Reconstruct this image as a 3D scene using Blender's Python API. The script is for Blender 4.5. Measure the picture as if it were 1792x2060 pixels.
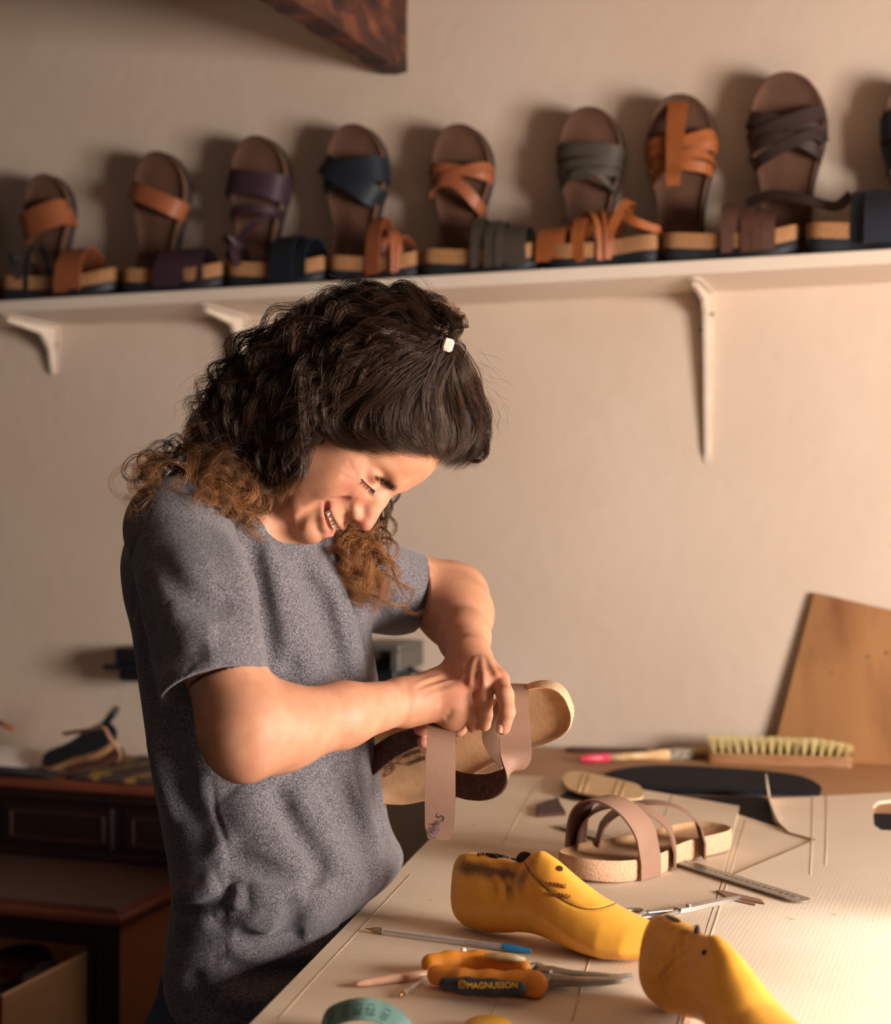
import bpy, math, random, time
import numpy as np
from mathutils import Vector, Matrix
T0 = time.time()
rng = np.random.default_rng(7)
S = bpy.context.scene
COL = S.collection
for _o in list(bpy.data.objects):
    bpy.data.objects.remove(_o)

# ------------------------------------------------------------------ camera
F_PX = 2860.0
CX, HY = 896.0, 1063.0          # principal column and eye-level row in the 1792 x 2060 frame
CAM_Z = 1.36
cam = bpy.data.cameras.new('camera')
cam_o = bpy.data.objects.new('camera', cam)
COL.objects.link(cam_o)
cam.sensor_fit = 'VERTICAL'
cam.sensor_height = 36.0
cam.lens = F_PX / 2060.0 * 36.0
cam.shift_y = (HY - 1030.0) / 2060.0
cam_o.location = (0, 0, CAM_Z)
cam_o.rotation_euler = (math.pi / 2, 0, 0)
cam.clip_start = 0.05
cam.dof.use_dof = True
cam.dof.focus_distance = 1.62
cam.dof.aperture_fstop = 3.4
S.camera = cam_o

# ------------------------------------------------------------------ world, window light, exposure
wd = bpy.data.worlds.new('world')
S.world = wd
wd.use_nodes = True
wd.node_tree.nodes['Background'].inputs[0].default_value = (0.86, 0.90, 1.0, 1)
wd.node_tree.nodes['Background'].inputs[1].default_value = 0.10
S.view_settings.view_transform = 'Standard'
S.view_settings.look = 'None'
S.view_settings.gamma = 1.0
S.view_settings.exposure = 0.14
S.cycles.max_bounces = 7
S.cycles.diffuse_bounces = 4
S.cycles.glossy_bounces = 3
S.cycles.transmission_bounces = 6
S.cycles.transparent_max_bounces = 8
S.cycles.sample_clamp_indirect = 6.0
S.cycles.use_denoising = True

# room frame: the back wall runs along U, NV points from it into the room
U = np.array([0.950, -0.312, 0.0]); U /= np.linalg.norm(U)
NV = np.array([-U[1] * -1 * -1, 0, 0])
NV = np.array([U[1], -U[0], 0.0])
OW = np.array([0.0, 3.03, 0.0])
def R3(s, n, z):                 # room coordinates -> world
    return OW + U * s + NV * n + np.array([0, 0, z])
def W(px, py, Y):                # a point seen at pixel (px, py) standing Y metres in front of the camera
    return np.array([(px - CX) / F_PX * Y, Y, CAM_Z - (py - HY) / F_PX * Y])
def on_z(px, py, z):             # the point of the level plane at height z seen at (px, py)
    return W(px, py, (CAM_Z - z) * F_PX / (py - HY))
def s_of(px, n):                 # where column px meets the vertical plane n metres off the back wall
    k = (px - CX) / F_PX
    return (k * (OW[1] + n * NV[1]) - (OW[0] + n * NV[0])) / (U[0] - k * U[1])
def z_of(s, n, py):
    return CAM_Z - (py - HY) / F_PX * R3(s, n, 0)[1]

def lamp(name, kind, loc, target, energy, color, size=None, size_y=None, spread=None):
    l = bpy.data.lights.new(name, kind)
    l.energy = energy; l.color = color
    if kind == 'AREA':
        l.shape = 'RECTANGLE'; l.size = size; l.size_y = size_y or size
        if spread: l.spread = spread
    o = bpy.data.objects.new(name, l)
    COL.objects.link(o)
    o.location = loc
    d = Vector(target) - Vector(loc)
    o.rotation_euler = d.to_track_quat('-Z', 'Y').to_euler()
    return o

S_RIGHT = 2.6                                   # the right-hand wall stands at this s
WIN_N0, WIN_N1, WIN_Z0, WIN_Z1 = 1.10, 2.25, 0.98, 1.78
_wc = R3(S_RIGHT + 0.12, (WIN_N0 + WIN_N1) / 2, (WIN_Z0 + WIN_Z1) / 2)
window_light = lamp('window_daylight', 'AREA', _wc, _wc - U, 165.0, (1.0, 0.91, 0.845), WIN_Z1 - WIN_Z0, WIN_N1 - WIN_N0)
# long side of the panel runs along the wall
window_light.rotation_euler = Matrix((Vector((0, 0, 1)), Vector(NV), Vector(U))).transposed().to_euler()
sun = bpy.data.lights.new('sun', 'SUN'); sun.energy = 9.0; sun.angle = 0.07; sun.color = (1.0, 0.93, 0.84)
sun_o = bpy.data.objects.new('sun', sun); COL.objects.link(sun_o)
SUN_DIR = U * (S_RIGHT + .2 - .84) + np.array([0, 0, WIN_Z1 - .906]); SUN_DIR /= np.linalg.norm(SUN_DIR)
sun_o.rotation_euler = Vector(SUN_DIR).to_track_quat('Z', 'Y').to_euler()

# ------------------------------------------------------------------ helpers
def lin(c):
    if isinstance(c, str):
        c = [int(c[i:i + 2], 16) / 255 for i in (1, 3, 5)]
        c = [x / 12.92 if x <= 0.04045 else ((x + 0.055) / 1.055) ** 2.4 for x in c]
    return (c[0], c[1], c[2], 1.0)

def mat(name, color=None, rough=0.6, metal=0.0, noise=None, bump=None, spec=0.5, sss=0.0, sss_r=(1, .35, .2), attr=None,
        trans=0.0, coat=0.0, stretch=None, sheen=0.0, c3=None):
    """noise=(colour2, scale, detail, contrast)  bump=(scale, strength, distance)"""
    m = bpy.data.materials.new(name); m.use_nodes = True
    nt = m.node_tree; N = nt.nodes; L = nt.links
    b = N['Principled BSDF']
    b.inputs['Roughness'].default_value = rough
    b.inputs['Metallic'].default_value = metal
    b.inputs['Specular IOR Level'].default_value = spec
    b.inputs['Transmission Weight'].default_value = trans
    b.inputs['Coat Weight'].default_value = coat
    b.inputs['Sheen Weight'].default_value = sheen
    if sss:
        b.inputs['Subsurface Weight'].default_value = sss
        b.inputs['Subsurface Radius'].default_value = sss_r
        b.inputs['Subsurface Scale'].default_value = 0.006
    tc = N.new('ShaderNodeTexCoord')
    vec = tc.outputs['Object']
    if stretch:
        mp = N.new('ShaderNodeMapping'); mp.inputs['Scale'].default_value = stretch
        L.new(vec, mp.inputs['Vector']); vec = mp.outputs['Vector']
    base = None
    if attr:
        a = N.new('ShaderNodeAttribute'); a.attribute_name = attr
        base = a.outputs['Color']
    if noise:
        c2, sc, det, con = noise
        n = N.new('ShaderNodeTexNoise'); n.inputs['Scale'].default_value = sc; n.inputs['Detail'].default_value = det
        L.new(vec, n.inputs['Vector'])
        r = N.new('ShaderNodeMapRange')
        r.inputs[1].default_value = 0.5 - 0.5 / con; r.inputs[2].default_value = 0.5 + 0.5 / con
        L.new(n.outputs['Fac'], r.inputs[0])
        mx = N.new('ShaderNodeMix'); mx.data_type = 'RGBA'
        L.new(r.outputs[0], mx.inputs['Factor'])
        if base is not None:
            mx.blend_type = 'MULTIPLY'; L.new(base, mx.inputs[6]); mx.inputs[7].default_value = lin(c2)
        else:
            mx.inputs[6].default_value = lin(color); mx.inputs[7].default_value = lin(c2)
        base = mx.outputs[2]
        if c3:                                    # second, larger blotches: (colour, scale, low, high)
            n2 = N.new('ShaderNodeTexNoise'); n2.inputs['Scale'].default_value = c3[1]; n2.inputs['Detail'].default_value = 5
            L.new(vec, n2.inputs['Vector'])
            r2 = N.new('ShaderNodeMapRange'); r2.inputs[1].default_value = c3[2]; r2.inputs[2].default_value = c3[3]
            L.new(n2.outputs['Fac'], r2.inputs[0])
            m2 = N.new('ShaderNodeMix'); m2.data_type = 'RGBA'
            L.new(r2.outputs[0], m2.inputs['Factor']); L.new(base, m2.inputs[6]); m2.inputs[7].default_value = lin(c3[0])
            base = m2.outputs[2]
    if base is not None: L.new(base, b.inputs['Base Color'])
    else: b.inputs['Base Color'].default_value = lin(color)
    if bump:
        n = N.new('ShaderNodeTexNoise'); n.inputs['Scale'].default_value = bump[0]; n.inputs['Detail'].default_value = 6
        L.new(vec, n.inputs['Vector'])
        bp = N.new('ShaderNodeBump'); bp.inputs['Strength'].default_value = bump[1]; bp.inputs['Distance'].default_value = bump[2]
        L.new(n.outputs['Fac'], bp.inputs['Height']); L.new(bp.outputs['Normal'], b.inputs['Normal'])
    return m

def mesh_obj(name, V, F, m=None, parent=None, smooth=True, cols=None, matidx=None, auto=None):
    """cols: per-vertex rgb -> attribute 'Col'"""
    me = bpy.data.meshes.new(name)
    V = np.asarray(V, float)
    if isinstance(F, np.ndarray) and F.ndim == 2:
        nf, k = F.shape
        me.vertices.add(len(V)); me.vertices.foreach_set('co', V.ravel())
        me.loops.add(nf * k); me.loops.foreach_set('vertex_index', F.astype(np.int32).ravel())
        me.polygons.add(nf)
        me.polygons.foreach_set('loop_start', np.arange(0, nf * k, k, dtype=np.int32))
        me.polygons.foreach_set('loop_total', np.full(nf, k, dtype=np.int32))
        me.update(calc_edges=True)
    else:
        me.from_pydata([tuple(v) for v in V], [], [tuple(int(i) for i in f) for f in F])
        me.update()
    me.validate()
    for mm in (m if isinstance(m, (list, tuple)) else [m]):
        if mm: me.materials.append(mm)
    if matidx is not None: me.polygons.foreach_set('material_index', np.asarray(matidx, np.int32))
    me.polygons.foreach_set('use_smooth', np.full(len(me.polygons), bool(smooth)))
    if auto is not None:
        me.polygons.foreach_set('use_smooth', np.full(len(me.polygons), True))
        try: me.set_sharp_from_angle(angle=math.radians(auto))
        except Exception: pass
    if cols is not None:
        ca = me.color_attributes.new('Col', 'FLOAT_COLOR', 'POINT')
        c = np.ones((len(V), 4), np.float32); c[:, :3] = cols
        ca.data.foreach_set('color', c.ravel())
    o = bpy.data.objects.new(name, me)
    COL.objects.link(o)
    if parent is not None: attach(o, parent)
    return o

def attach(o, parent):
    """parent o, keeping the world position its mesh was built in"""
    o.parent = parent
    o.matrix_parent_inverse = world_matrix(parent).inverted()
    return o

def world_matrix(o):
    m = o.matrix_basis.copy()
    if o.parent: m = world_matrix(o.parent) @ o.matrix_parent_inverse @ m
    return m

def tag(o, label, cat, group=None, kind=None):
    if label: o['label'] = label
    if cat: o['category'] = cat
    if group: o['group'] = group
    if kind: o['kind'] = kind
    return o

def empty(name, loc, label, cat, group=None, rot=(0, 0, 0)):
    o = bpy.data.objects.new(name, None); COL.objects.link(o)
    o.empty_display_size = 0.05
    o.location = tuple(loc); o.rotation_euler = rot
    return tag(o, label, cat, group)

class MB:
    """collects shapes into one mesh"""
    def __init__(s): s.V = []; s.F = []; s.n = 0
    def add(s, V, F):
        V = np.asarray(V, float); s.V.append(V)
        s.F += [tuple(int(i) + s.n for i in f) for f in F]; s.n += len(V)
        return s
    def box(s, c, size, M=None, bevel=0.0):
        h = np.array(size) / 2.0
        if bevel <= 0:
            V = np.array([[x, y, z] for x in (-1, 1) for y in (-1, 1) for z in (-1, 1)]) * h
            F = [(0, 1, 3, 2), (4, 6, 7, 5), (0, 4, 5, 1), (2, 3, 7, 6), (0, 2, 6, 4), (1, 5, 7, 3)]
        else:
            b = min(bevel, h.min() * 0.95); V = []; F = []
            for x in (-1, 1):
                for y in (-1, 1):
                    for z in (-1, 1):
                        for a in range(3):
                            p = np.array([x, y, z]) * (h - b); p[a] += (x, y, z)[a] * b; V.append(p)
            idx = lambda x, y, z, a: (((x > 0) * 4 + (y > 0) * 2 + (z > 0)) * 3 + a)
            for a in range(3):
                o1, o2 = [i for i in range(3) if i != a]
                for sgn in (-1, 1):
                    f = []
                    for (p, q) in ((-1, -1), (1, -1), (1, 1), (-1, 1)):
                        c3 = [0, 0, 0]; c3[a] = sgn; c3[o1] = p; c3[o2] = q; f.append(idx(*c3, a))
                    F.append(f)
            for a in range(3):
                o1, o2 = [i for i in range(3) if i != a]
                for p in (-1, 1):
                    for q in (-1, 1):
                        c1 = [0, 0, 0]; c1[o1] = p; c1[o2] = q
                        c1[a] = -1; c2 = list(c1); c2[a] = 1
                        F.append((idx(*c1, o1), idx(*c1, o2), idx(*c2, o2), idx(*c2, o1)))
            for x in (-1, 1):
                for y in (-1, 1):
                    for z in (-1, 1):
                        F.append((idx(x, y, z, 0), idx(x, y, z, 1), idx(x, y, z, 2)))
            V = np.array(V)
        if M is not None: V = V @ np.asarray(M).T
        return s.add(V + np.asarray(c), F)
    def tube(s, pts, rad, sides=10, cap=True, flat=1.0, up=None):
        pts = np.asarray(pts, float); n = len(pts)
        rad = np.full(n, rad) if np.isscalar(rad) else np.asarray(rad, float)
        T = np.gradient(pts, axis=0); T /= np.linalg.norm(T, axis=1)[:, None] + 1e-12
        ref = np.array(up if up is not None else ([0, 0, 1] if abs(T[0][2]) < 0.9 else [1, 0, 0]), float)
        a = np.cross(T[0], ref); a /= np.linalg.norm(a) + 1e-12
        V = []
        ang = np.linspace(0, 2 * np.pi, sides, endpoint=False)
        for i in range(n):
            a = a - T[i] * np.dot(a, T[i]); a /= np.linalg.norm(a) + 1e-12
            b = np.cross(T[i], a)
            V.append(pts[i] + rad[i] * (np.cos(ang)[:, None] * a + flat * np.sin(ang)[:, None] * b))
        V = np.concatenate(V); F = []
        for i in range(n - 1):
            for j in range(sides):
                k = (j + 1) % sides
                F.append((i * sides + j, i * sides + k, (i + 1) * sides + k, (i + 1) * sides + j))
        if cap:
            F.append(tuple(range(sides))[::-1]); F.append(tuple((n - 1) * sides + j for j in range(sides)))
        return s.add(V, F)
    def prism(s, outline, z0, z1, M=None, c=(0, 0, 0)):
        P = np.asarray(outline, float); n = len(P)
        V = np.concatenate([np.c_[P, np.full(n, z0)], np.c_[P, np.full(n, z1)]])
        F = [tuple(range(n))[::-1], tuple(range(n, 2 * n))] + [(i, (i + 1) % n, n + (i + 1) % n, n + i) for i in range(n)]
        if M is not None: V = V @ np.asarray(M).T
        return s.add(V + np.asarray(c), F)
    def build(s, name, m, parent=None, smooth=False, auto=None):
        return mesh_obj(name, np.concatenate(s.V), s.F, m, parent, smooth, auto=auto)

def cat(P, n=8, closed=False):
    """Catmull-Rom through the points"""
    P = np.asarray(P, float)
    if closed: Q = np.concatenate([P[-1:], P, P[:2]])
    else: Q = np.concatenate([2 * P[:1] - P[1:2], P, 2 * P[-1:] - P[-2:-1]])
    out = []
    for i in range(1, len(Q) - 2):
        t = np.linspace(0, 1, n, endpoint=False)[:, None]
        p0, p1, p2, p3 = Q[i - 1], Q[i], Q[i + 1], Q[i + 2]
        out.append(0.5 * (2 * p1 + (p2 - p0) * t + (2 * p0 - 5 * p1 + 4 * p2 - p3) * t ** 2 + (3 * p1 - p0 - 3 * p2 + p3) * t ** 3))
    if not closed: out.append(Q[-2:-1])
    return np.concatenate(out)

def ribbon(pts, wdir, width, thick, name=None, m=None, parent=None, rnd=True):
    """a strap: centre line pts, unit width directions wdir, width (scalar/array), thickness. Returns V, F"""
    pts = np.asarray(pts, float); n = len(pts)
    wdir = np.asarray(wdir, float)
    if wdir.ndim == 1: wdir = np.tile(wdir, (n, 1))
    T = np.gradient(pts, axis=0); T /= np.linalg.norm(T, axis=1)[:, None] + 1e-12
    wdir = wdir - T * np.sum(wdir * T, axis=1)[:, None]
    wdir /= np.linalg.norm(wdir, axis=1)[:, None] + 1e-12
    nn = np.cross(T, wdir)
    w = np.full(n, width) if np.isscalar(width) else np.asarray(width, float)
    prof = [(-.5, -.5), (-.5, .5), (-.25, .5), (0, .5), (.25, .5), (.5, .5), (.5, -.5), (.25, -.5), (0, -.5), (-.25, -.5)]
    k = len(prof)
    V = np.concatenate([[pts[i] + wdir[i] * w[i] * a + nn[i] * thick * b for a, b in prof] for i in range(n)])
    F = [(i * k + j, i * k + (j + 1) % k, (i + 1) * k + (j + 1) % k, (i + 1) * k + j) for i in range(n - 1) for j in range(k)]
    F += [tuple(range(k))[::-1], tuple((n - 1) * k + j for j in range(k))]
    return V, F

def text_obj(body, name, m, parent, origin, xdir, ydir, size, depth=0.0004, font_shear=0.0, label=None, spacing=1.0):
    """lettering standing on a surface: origin, reading direction, up direction"""
    cu = bpy.data.curves.new(name, 'FONT'); cu.body = body; cu.size = size; cu.extrude = depth; cu.align_x = 'CENTER'; cu.align_y = 'CENTER'
    cu.shear = font_shear; cu.space_character = spacing
    cu.materials.append(m)
    o = bpy.data.objects.new(name, cu); COL.objects.link(o)
    x = Vector(xdir).normalized(); y = Vector(ydir); y = (y - x * y.dot(x)).normalized(); z = x.cross(y)
    M = Matrix((x, y, z)).transposed().to_4x4(); M.translation = Vector(origin)
    bpy.context.view_layer.update()
    dg = bpy.context.evaluated_depsgraph_get()
    me = bpy.data.meshes.new_from_object(o.evaluated_get(dg))
    me.transform(M)
    bpy.data.objects.remove(o)
    me.name = name
    o = bpy.data.objects.new(name, me); COL.objects.link(o)
    if len(me.materials) == 0: me.materials.append(m)
    if parent is not None: attach(o, parent)
    if label: o['label'] = label
    return o
# ------------------------------------------------------------------ room shell
M_WALL = mat('plaster', '#D6C3B1', 0.92, noise=('#CCB7A2', 2.2, 8, 2.2), bump=(30, 0.28, 0.005), c3=('#BFA890', 0.9, 0.56, 0.85), spec=0.2)
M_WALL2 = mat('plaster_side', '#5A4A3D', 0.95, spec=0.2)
M_FLOOR = mat('floor_tiles', '#3E2E25', 0.7, noise=('#30231B', 6, 4, 2))
M_CEIL = mat('ceiling_plaster', '#7E6C59', 0.95)
H_ROOM = 2.62
def wall_quad(name, s0, n0, s1, n1, z0, z1, m, thick):
    a, b = R3(s0, n0, 0)[:2], R3(s1, n1, 0)[:2]
    d = (b - a) / np.linalg.norm(b - a); nrm = np.array([d[1], -d[0]]) * thick
    P = [a, b, b + nrm, a + nrm]
    mb = MB(); mb.prism(P, z0, z1); return mb
S_LEFT, N_REAR = -1.9, 4.3
wb = MB()
Mroom = np.array([U, NV, [0, 0, 1]]).T
def rbox(mb, s0, s1, n0, n1, z0, z1, bevel=0):
    c = R3((s0 + s1) / 2, (n0 + n1) / 2, (z0 + z1) / 2)
    return mb.box(c, (s1 - s0, n1 - n0, z1 - z0), Mroom, bevel)
tag(rbox(MB(), S_LEFT - .1, S_RIGHT + .25, -0.12, 0, 0, H_ROOM + .1).build('wall_back', M_WALL), None, None, kind='structure')
tag(rbox(MB(), S_LEFT - .12, S_LEFT, 0, N_REAR, 0, H_ROOM + .1).build('wall_left', M_WALL2), None, None, kind='structure')
tag(rbox(MB(), S_LEFT - .1, S_RIGHT + .25, -.1, N_REAR, -0.1, 0).build('floor', M_FLOOR), None, None, kind='structure')
tag(rbox(MB(), S_LEFT - .1, S_RIGHT + .25, -.1, N_REAR, H_ROOM, H_ROOM + .1).build('ceiling', M_CEIL), None, None, kind='structure')
wr = MB()
rbox(wr, S_RIGHT, S_RIGHT + .2, 0, WIN_N0, 0, H_ROOM)
rbox(wr, S_RIGHT, S_RIGHT + .2, WIN_N1, N_REAR, 0, H_ROOM)
rbox(wr, S_RIGHT, S_RIGHT + .2, WIN_N0, WIN_N1, 0, WIN_Z0)
rbox(wr, S_RIGHT, S_RIGHT + .2, WIN_N0, WIN_N1, WIN_Z1, H_ROOM)
tag(wr.build('wall_right', M_WALL2), None, None, kind='structure')
M_WHITE = mat('white_paint', '#E6DCCB', 0.45, noise=('#DACDB8', 5, 5, 2))
fr = MB()
for z0, z1 in ((WIN_Z0, WIN_Z0 + .05), (WIN_Z1 - .05, WIN_Z1)): rbox(fr, S_RIGHT + .03, S_RIGHT + .08, WIN_N0, WIN_N1, z0, z1)
for n0 in (WIN_N0, (WIN_N0 + WIN_N1) / 2 - .025, WIN_N1 - .05): rbox(fr, S_RIGHT + .03, S_RIGHT + .08, n0, n0 + .05, WIN_Z0, WIN_Z1)
tag(fr.build('window_1', M_WHITE), None, None, kind='structure')

# ceiling beam: old plank rafter that ends in the back wall
M_BEAM = mat('old_beam_wood', '#5A2F1C', 0.8, noise=('#1E0E08', 9, 8, 2.6), bump=(22, 0.9, 0.012), stretch=(1, 1, 2.2), c3=('#7A4528', 12, .55, .72))
def beam():
    a = W(775, 152, 3.08); b = W(500, -14, 2.50)
    d = b - a; d /= np.linalg.norm(d)
    side = U.copy(); side -= d * side.dot(d); side /= np.linalg.norm(side)
    up = np.cross(side, d); up = up if up[2] > 0 else -up
    w, h = 0.052, 0.165
    L = np.linspace(-0.10, 1.15, 40); V = []; 
    r = np.random.default_rng(3)
    prof = [(0, 0), (.5, -.02), (1, 0), (1, .33), (1, .66), (1, 1), (.5, 1), (0, 1), (0, .66), (0, .33)]
    wob = r.normal(0, .0022, (len(L), len(prof)))
    for i, t in enumerate(L):
        for j, (x, y) in enumerate(prof):
            V.append(a + d * t + side * (w * x + wob[i, j]) + up * (h * y + wob[i, (j + 3) % 10]))
    k = len(prof)
    F = [(i * k + j, i * k + (j + 1) % k, (i + 1) * k + (j + 1) % k, (i + 1) * k + j) for i in range(len(L) - 1) for j in range(k)]
    F += [tuple(range(k))[::-1], tuple((len(L) - 1) * k + j for j in range(k))]
    o = mesh_obj('ceiling_beam', V, F, M_BEAM, None, True, auto=40)
    tag(o, None, None, kind='structure')
beam()

# ------------------------------------------------------------------ shelf on the back wall
SH_N = 0.215
SH_Z = z_of(s_of(896, SH_N), SH_N, 552.5)        # top surface
SH_T = 0.026
M_SHELF = mat('shelf_paint', '#E2D3C3', 0.5, noise=('#D8C8B6', 4, 4, 2), spec=0.3)
tag(rbox(MB(), S_LEFT + .25, S_RIGHT - .05, 0.0, SH_N, SH_Z - SH_T, SH_Z, 0.002).build('wall_shelf', M_SHELF),
    'long white painted shelf board on the back wall carrying sandals', 'shelf')
M_BRK = mat('bracket_enamel', '#D9CBBB', 0.4, noise=('#CDBCA8', 30, 4, 2))
M_RUST = mat('rusty_screw', '#6B4A32', 0.7)
def bracket(px, drop, label, arm=0.18):
    s = s_of(px, 0.0); zt = SH_Z - SH_T
    root = empty('shelf_bracket', R3(s, 0, zt), label, 'shelf bracket', 'white brackets under the sandal shelf')
    w = .036
    pl = MB()
    # upright: pressed steel tapering to a rounded foot, with a raised rib
    out = [(-w / 2, 0), (w / 2, 0)] + [(w / 2 + (-w * .28) * t, -drop * t) for t in (.25, .5, .75, .95)] + \
          [(w * .12, -drop), (-w * .12, -drop)] + [(-w / 2 + w * .28 * t, -drop * t) for t in (.95, .75, .5, .25)]
    Mx = np.array([U, [0, 0, 1], NV]).T
    pl.prism(out, 0.0005, 0.0035, Mx, R3(s, 0, zt))
    pl.build('upright', M_BRK, root)
    rb = MB()
    rib = [(0, -.002), (arm - .01, -.004), (arm - .015, -.012), (.05, -.022), (.026, -.045), (.016, -drop * .5), (.006, -drop * .93), (0, -drop * .96)]
    Mr = np.array([NV, [0, 0, 1], -U]).T
    rb.prism(rib, -.004, .004, Mr, R3(s, 0.003, zt - .003))
    rb.build('rib', M_BRK, root)
    am = MB(); am.prism([(0, -w / 2), (arm, -w * .3), (arm + .004, 0), (arm, w * .3), (0, w / 2)], -.003, 0, np.array([NV, U, [0, 0, 1]]).T, R3(s, 0, zt - .0005))
    am.build('arm', M_BRK, root)
    for k, (ds, dz) in enumerate(((-.011, -.02), (.011, -.045), (-.011, -drop * .22))):
        sc = MB(); c = R3(s + ds, 0.0035, zt + dz)
        sc.tube([c, c + NV * .002], .0035, 10); sc.build('screw', M_RUST, root)
bracket(108, 0.115, 'small white shelf bracket nearest the left end of the sandal shelf', .19)
bracket(486, 0.30, 'white shelf bracket with a rusty tip seen just above the curly hair')
bracket(1422, z_of(s_of(1422, 0), 0, 562) - z_of(s_of(1422, 0), 0, 905), 'long tapering white shelf bracket on the bare wall right of the person')

# small plaster chips and holes under the shelf
M_HOLE = mat('plaster_hole', '#6A4B35', 0.9)

# ------------------------------------------------------------------ work table
TZ = 0.906
M_TABLE = mat('table_board', '#A97C55', 0.6, noise=('#8F6544', 3, 8, 2), stretch=(1, 1, 1), c3=('#B98D63', 2, .4, .7))
M_STEELLEG = mat('table_leg_paint', '#2E2C2B', 0.5)
def tpt(px, py, z=TZ): return on_z(px, py, z)
tA = tpt(868, 1692); tB = tpt(515, 2060)          # two points of the table's left edge
ed = (tA - tB); ed /= np.linalg.norm(ed)
t_front = tB - ed * 0.55
t_back = R3(s_of(940, 0.012), 0.012, TZ)
tn = MB()
tR = R3(S_RIGHT - .03, 0.012, TZ); tRf = tR + NV * 2.35
poly = [t_front[:2], tRf[:2], tR[:2], t_back[:2], tpt(945, 1557)[:2], tA[:2]]
tab = empty('work_table', ((t_front + tRf) / 2) * [1, 1, 0], 'wooden work table top by the back wall, mostly covered with cardboard', 'table')
tn.prism(poly, TZ - 0.028, TZ)
tn.build('tabletop', M_TABLE, tab)
for p in (t_front + ed * .1 + U * .08, t_back - NV * -.12 + U * .12, tR + NV * .1 - U * .08, tRf - NV * .1 - U * .08):
    MB().box((p[0], p[1], (TZ - .028) / 2), (.05, .05, TZ - .028), Mroom).build('leg', M_STEELLEG, tab)
# ------------------------------------------------------------------ implicit-surface modelling: smooth unions of tapered limbs, meshed by surface nets
f32 = np.float32
class Prim:
    __slots__ = ('fn', 'c', 'r', 'op', 'k')
    def __init__(s, fn, c, r, op, k): s.fn = fn; s.c = np.asarray(c, float); s.r = float(r); s.op = op; s.k = float(k)

def cone(a, b, ra, rb, op='u', k=0.01, flat=None):
    """tapered limb a->b; flat=(direction, factor) squeezes it along a direction"""
    a = np.asarray(a, float); b = np.asarray(b, float)
    ba = (b - a); L2 = max(float(ba @ ba), 1e-12)
    af, baf = a.astype(f32), ba.astype(f32)
    if flat is not None:
        fd = np.asarray(flat[0], float); fd = (fd / np.linalg.norm(fd)).astype(f32); ff = float(flat[1])
    def fn(P):
        q = P - af
        t = np.clip((q @ baf) / f32(L2), 0, 1)
        v = q - t[:, None] * baf
        r = ra + (rb - ra) * t
        if flat is not None:
            h = v @ fd
            v = v + (h * (1 / ff - 1))[:, None] * fd
            return (np.sqrt(np.einsum('ij,ij->i', v, v)) - r) * ff
        return np.sqrt(np.einsum('ij,ij->i', v, v)) - r
    return Prim(fn, (a + b) / 2, np.sqrt(L2) / 2 + max(ra, rb), op, k)

def ell(c, r, M=None, op='u', k=0.01):
    c = np.asarray(c, float); r = np.asarray(r, float)
    cf = c.astype(f32); Mf = (np.eye(3) if M is None else np.asarray(M)).astype(f32); ri = (1 / r).astype(f32); ri2 = ri * ri
    def fn(P):
        q = (P - cf) @ Mf
        a = q * ri; b = q * ri2
        k0 = np.sqrt(np.einsum('ij,ij->i', a, a)); k1 = np.sqrt(np.einsum('ij,ij->i', b, b)) + 1e-9
        return k0 * (k0 - 1) / k1
    return Prim(fn, c, r.max(), op, k)

def chain(pts, rad, op='u', k=0.006):
    return [cone(pts[i], pts[i + 1], rad[i], rad[i + 1], op, k) for i in range(len(pts) - 1)]

def polydist(P, pts, side=False):
    best = None
    for i in range(len(pts) - 1):
        a = pts[i].astype(f32); ba = (pts[i + 1] - pts[i]).astype(f32)
        q = P - a; t = np.clip((q @ ba) / f32(max(float(ba @ ba), 1e-12)), 0, 1)
        v = q - t[:, None] * ba
        d = np.einsum('ij,ij->i', v, v)
        tt = (i + t) / (len(pts) - 1)
        if best is None: best, bt = d, tt
        else:
            m = d < best; best = np.where(m, d, best); bt = np.where(m, tt, bt)
    return best, bt

def fold(pts, amp, w, taper=True):
    """ridge (amp>0) or crease (amp<0) along a polyline lying on the surface"""
    pts = np.asarray(pts, float); c = pts.mean(0); r = np.linalg.norm(pts - c, axis=1).max() + 2.6 * w
    iw2 = f32(1 / w ** 2)
    def fn(P):
        d2, t = polydist(P, pts)
        e = np.exp(-d2 * iw2)
        if taper: e = e * np.clip(np.minimum(t, 1 - t) * 5, 0.0, 1) ** 0.7
        return -amp * e
    return Prim(fn, c, r, 'd', 0)

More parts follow.
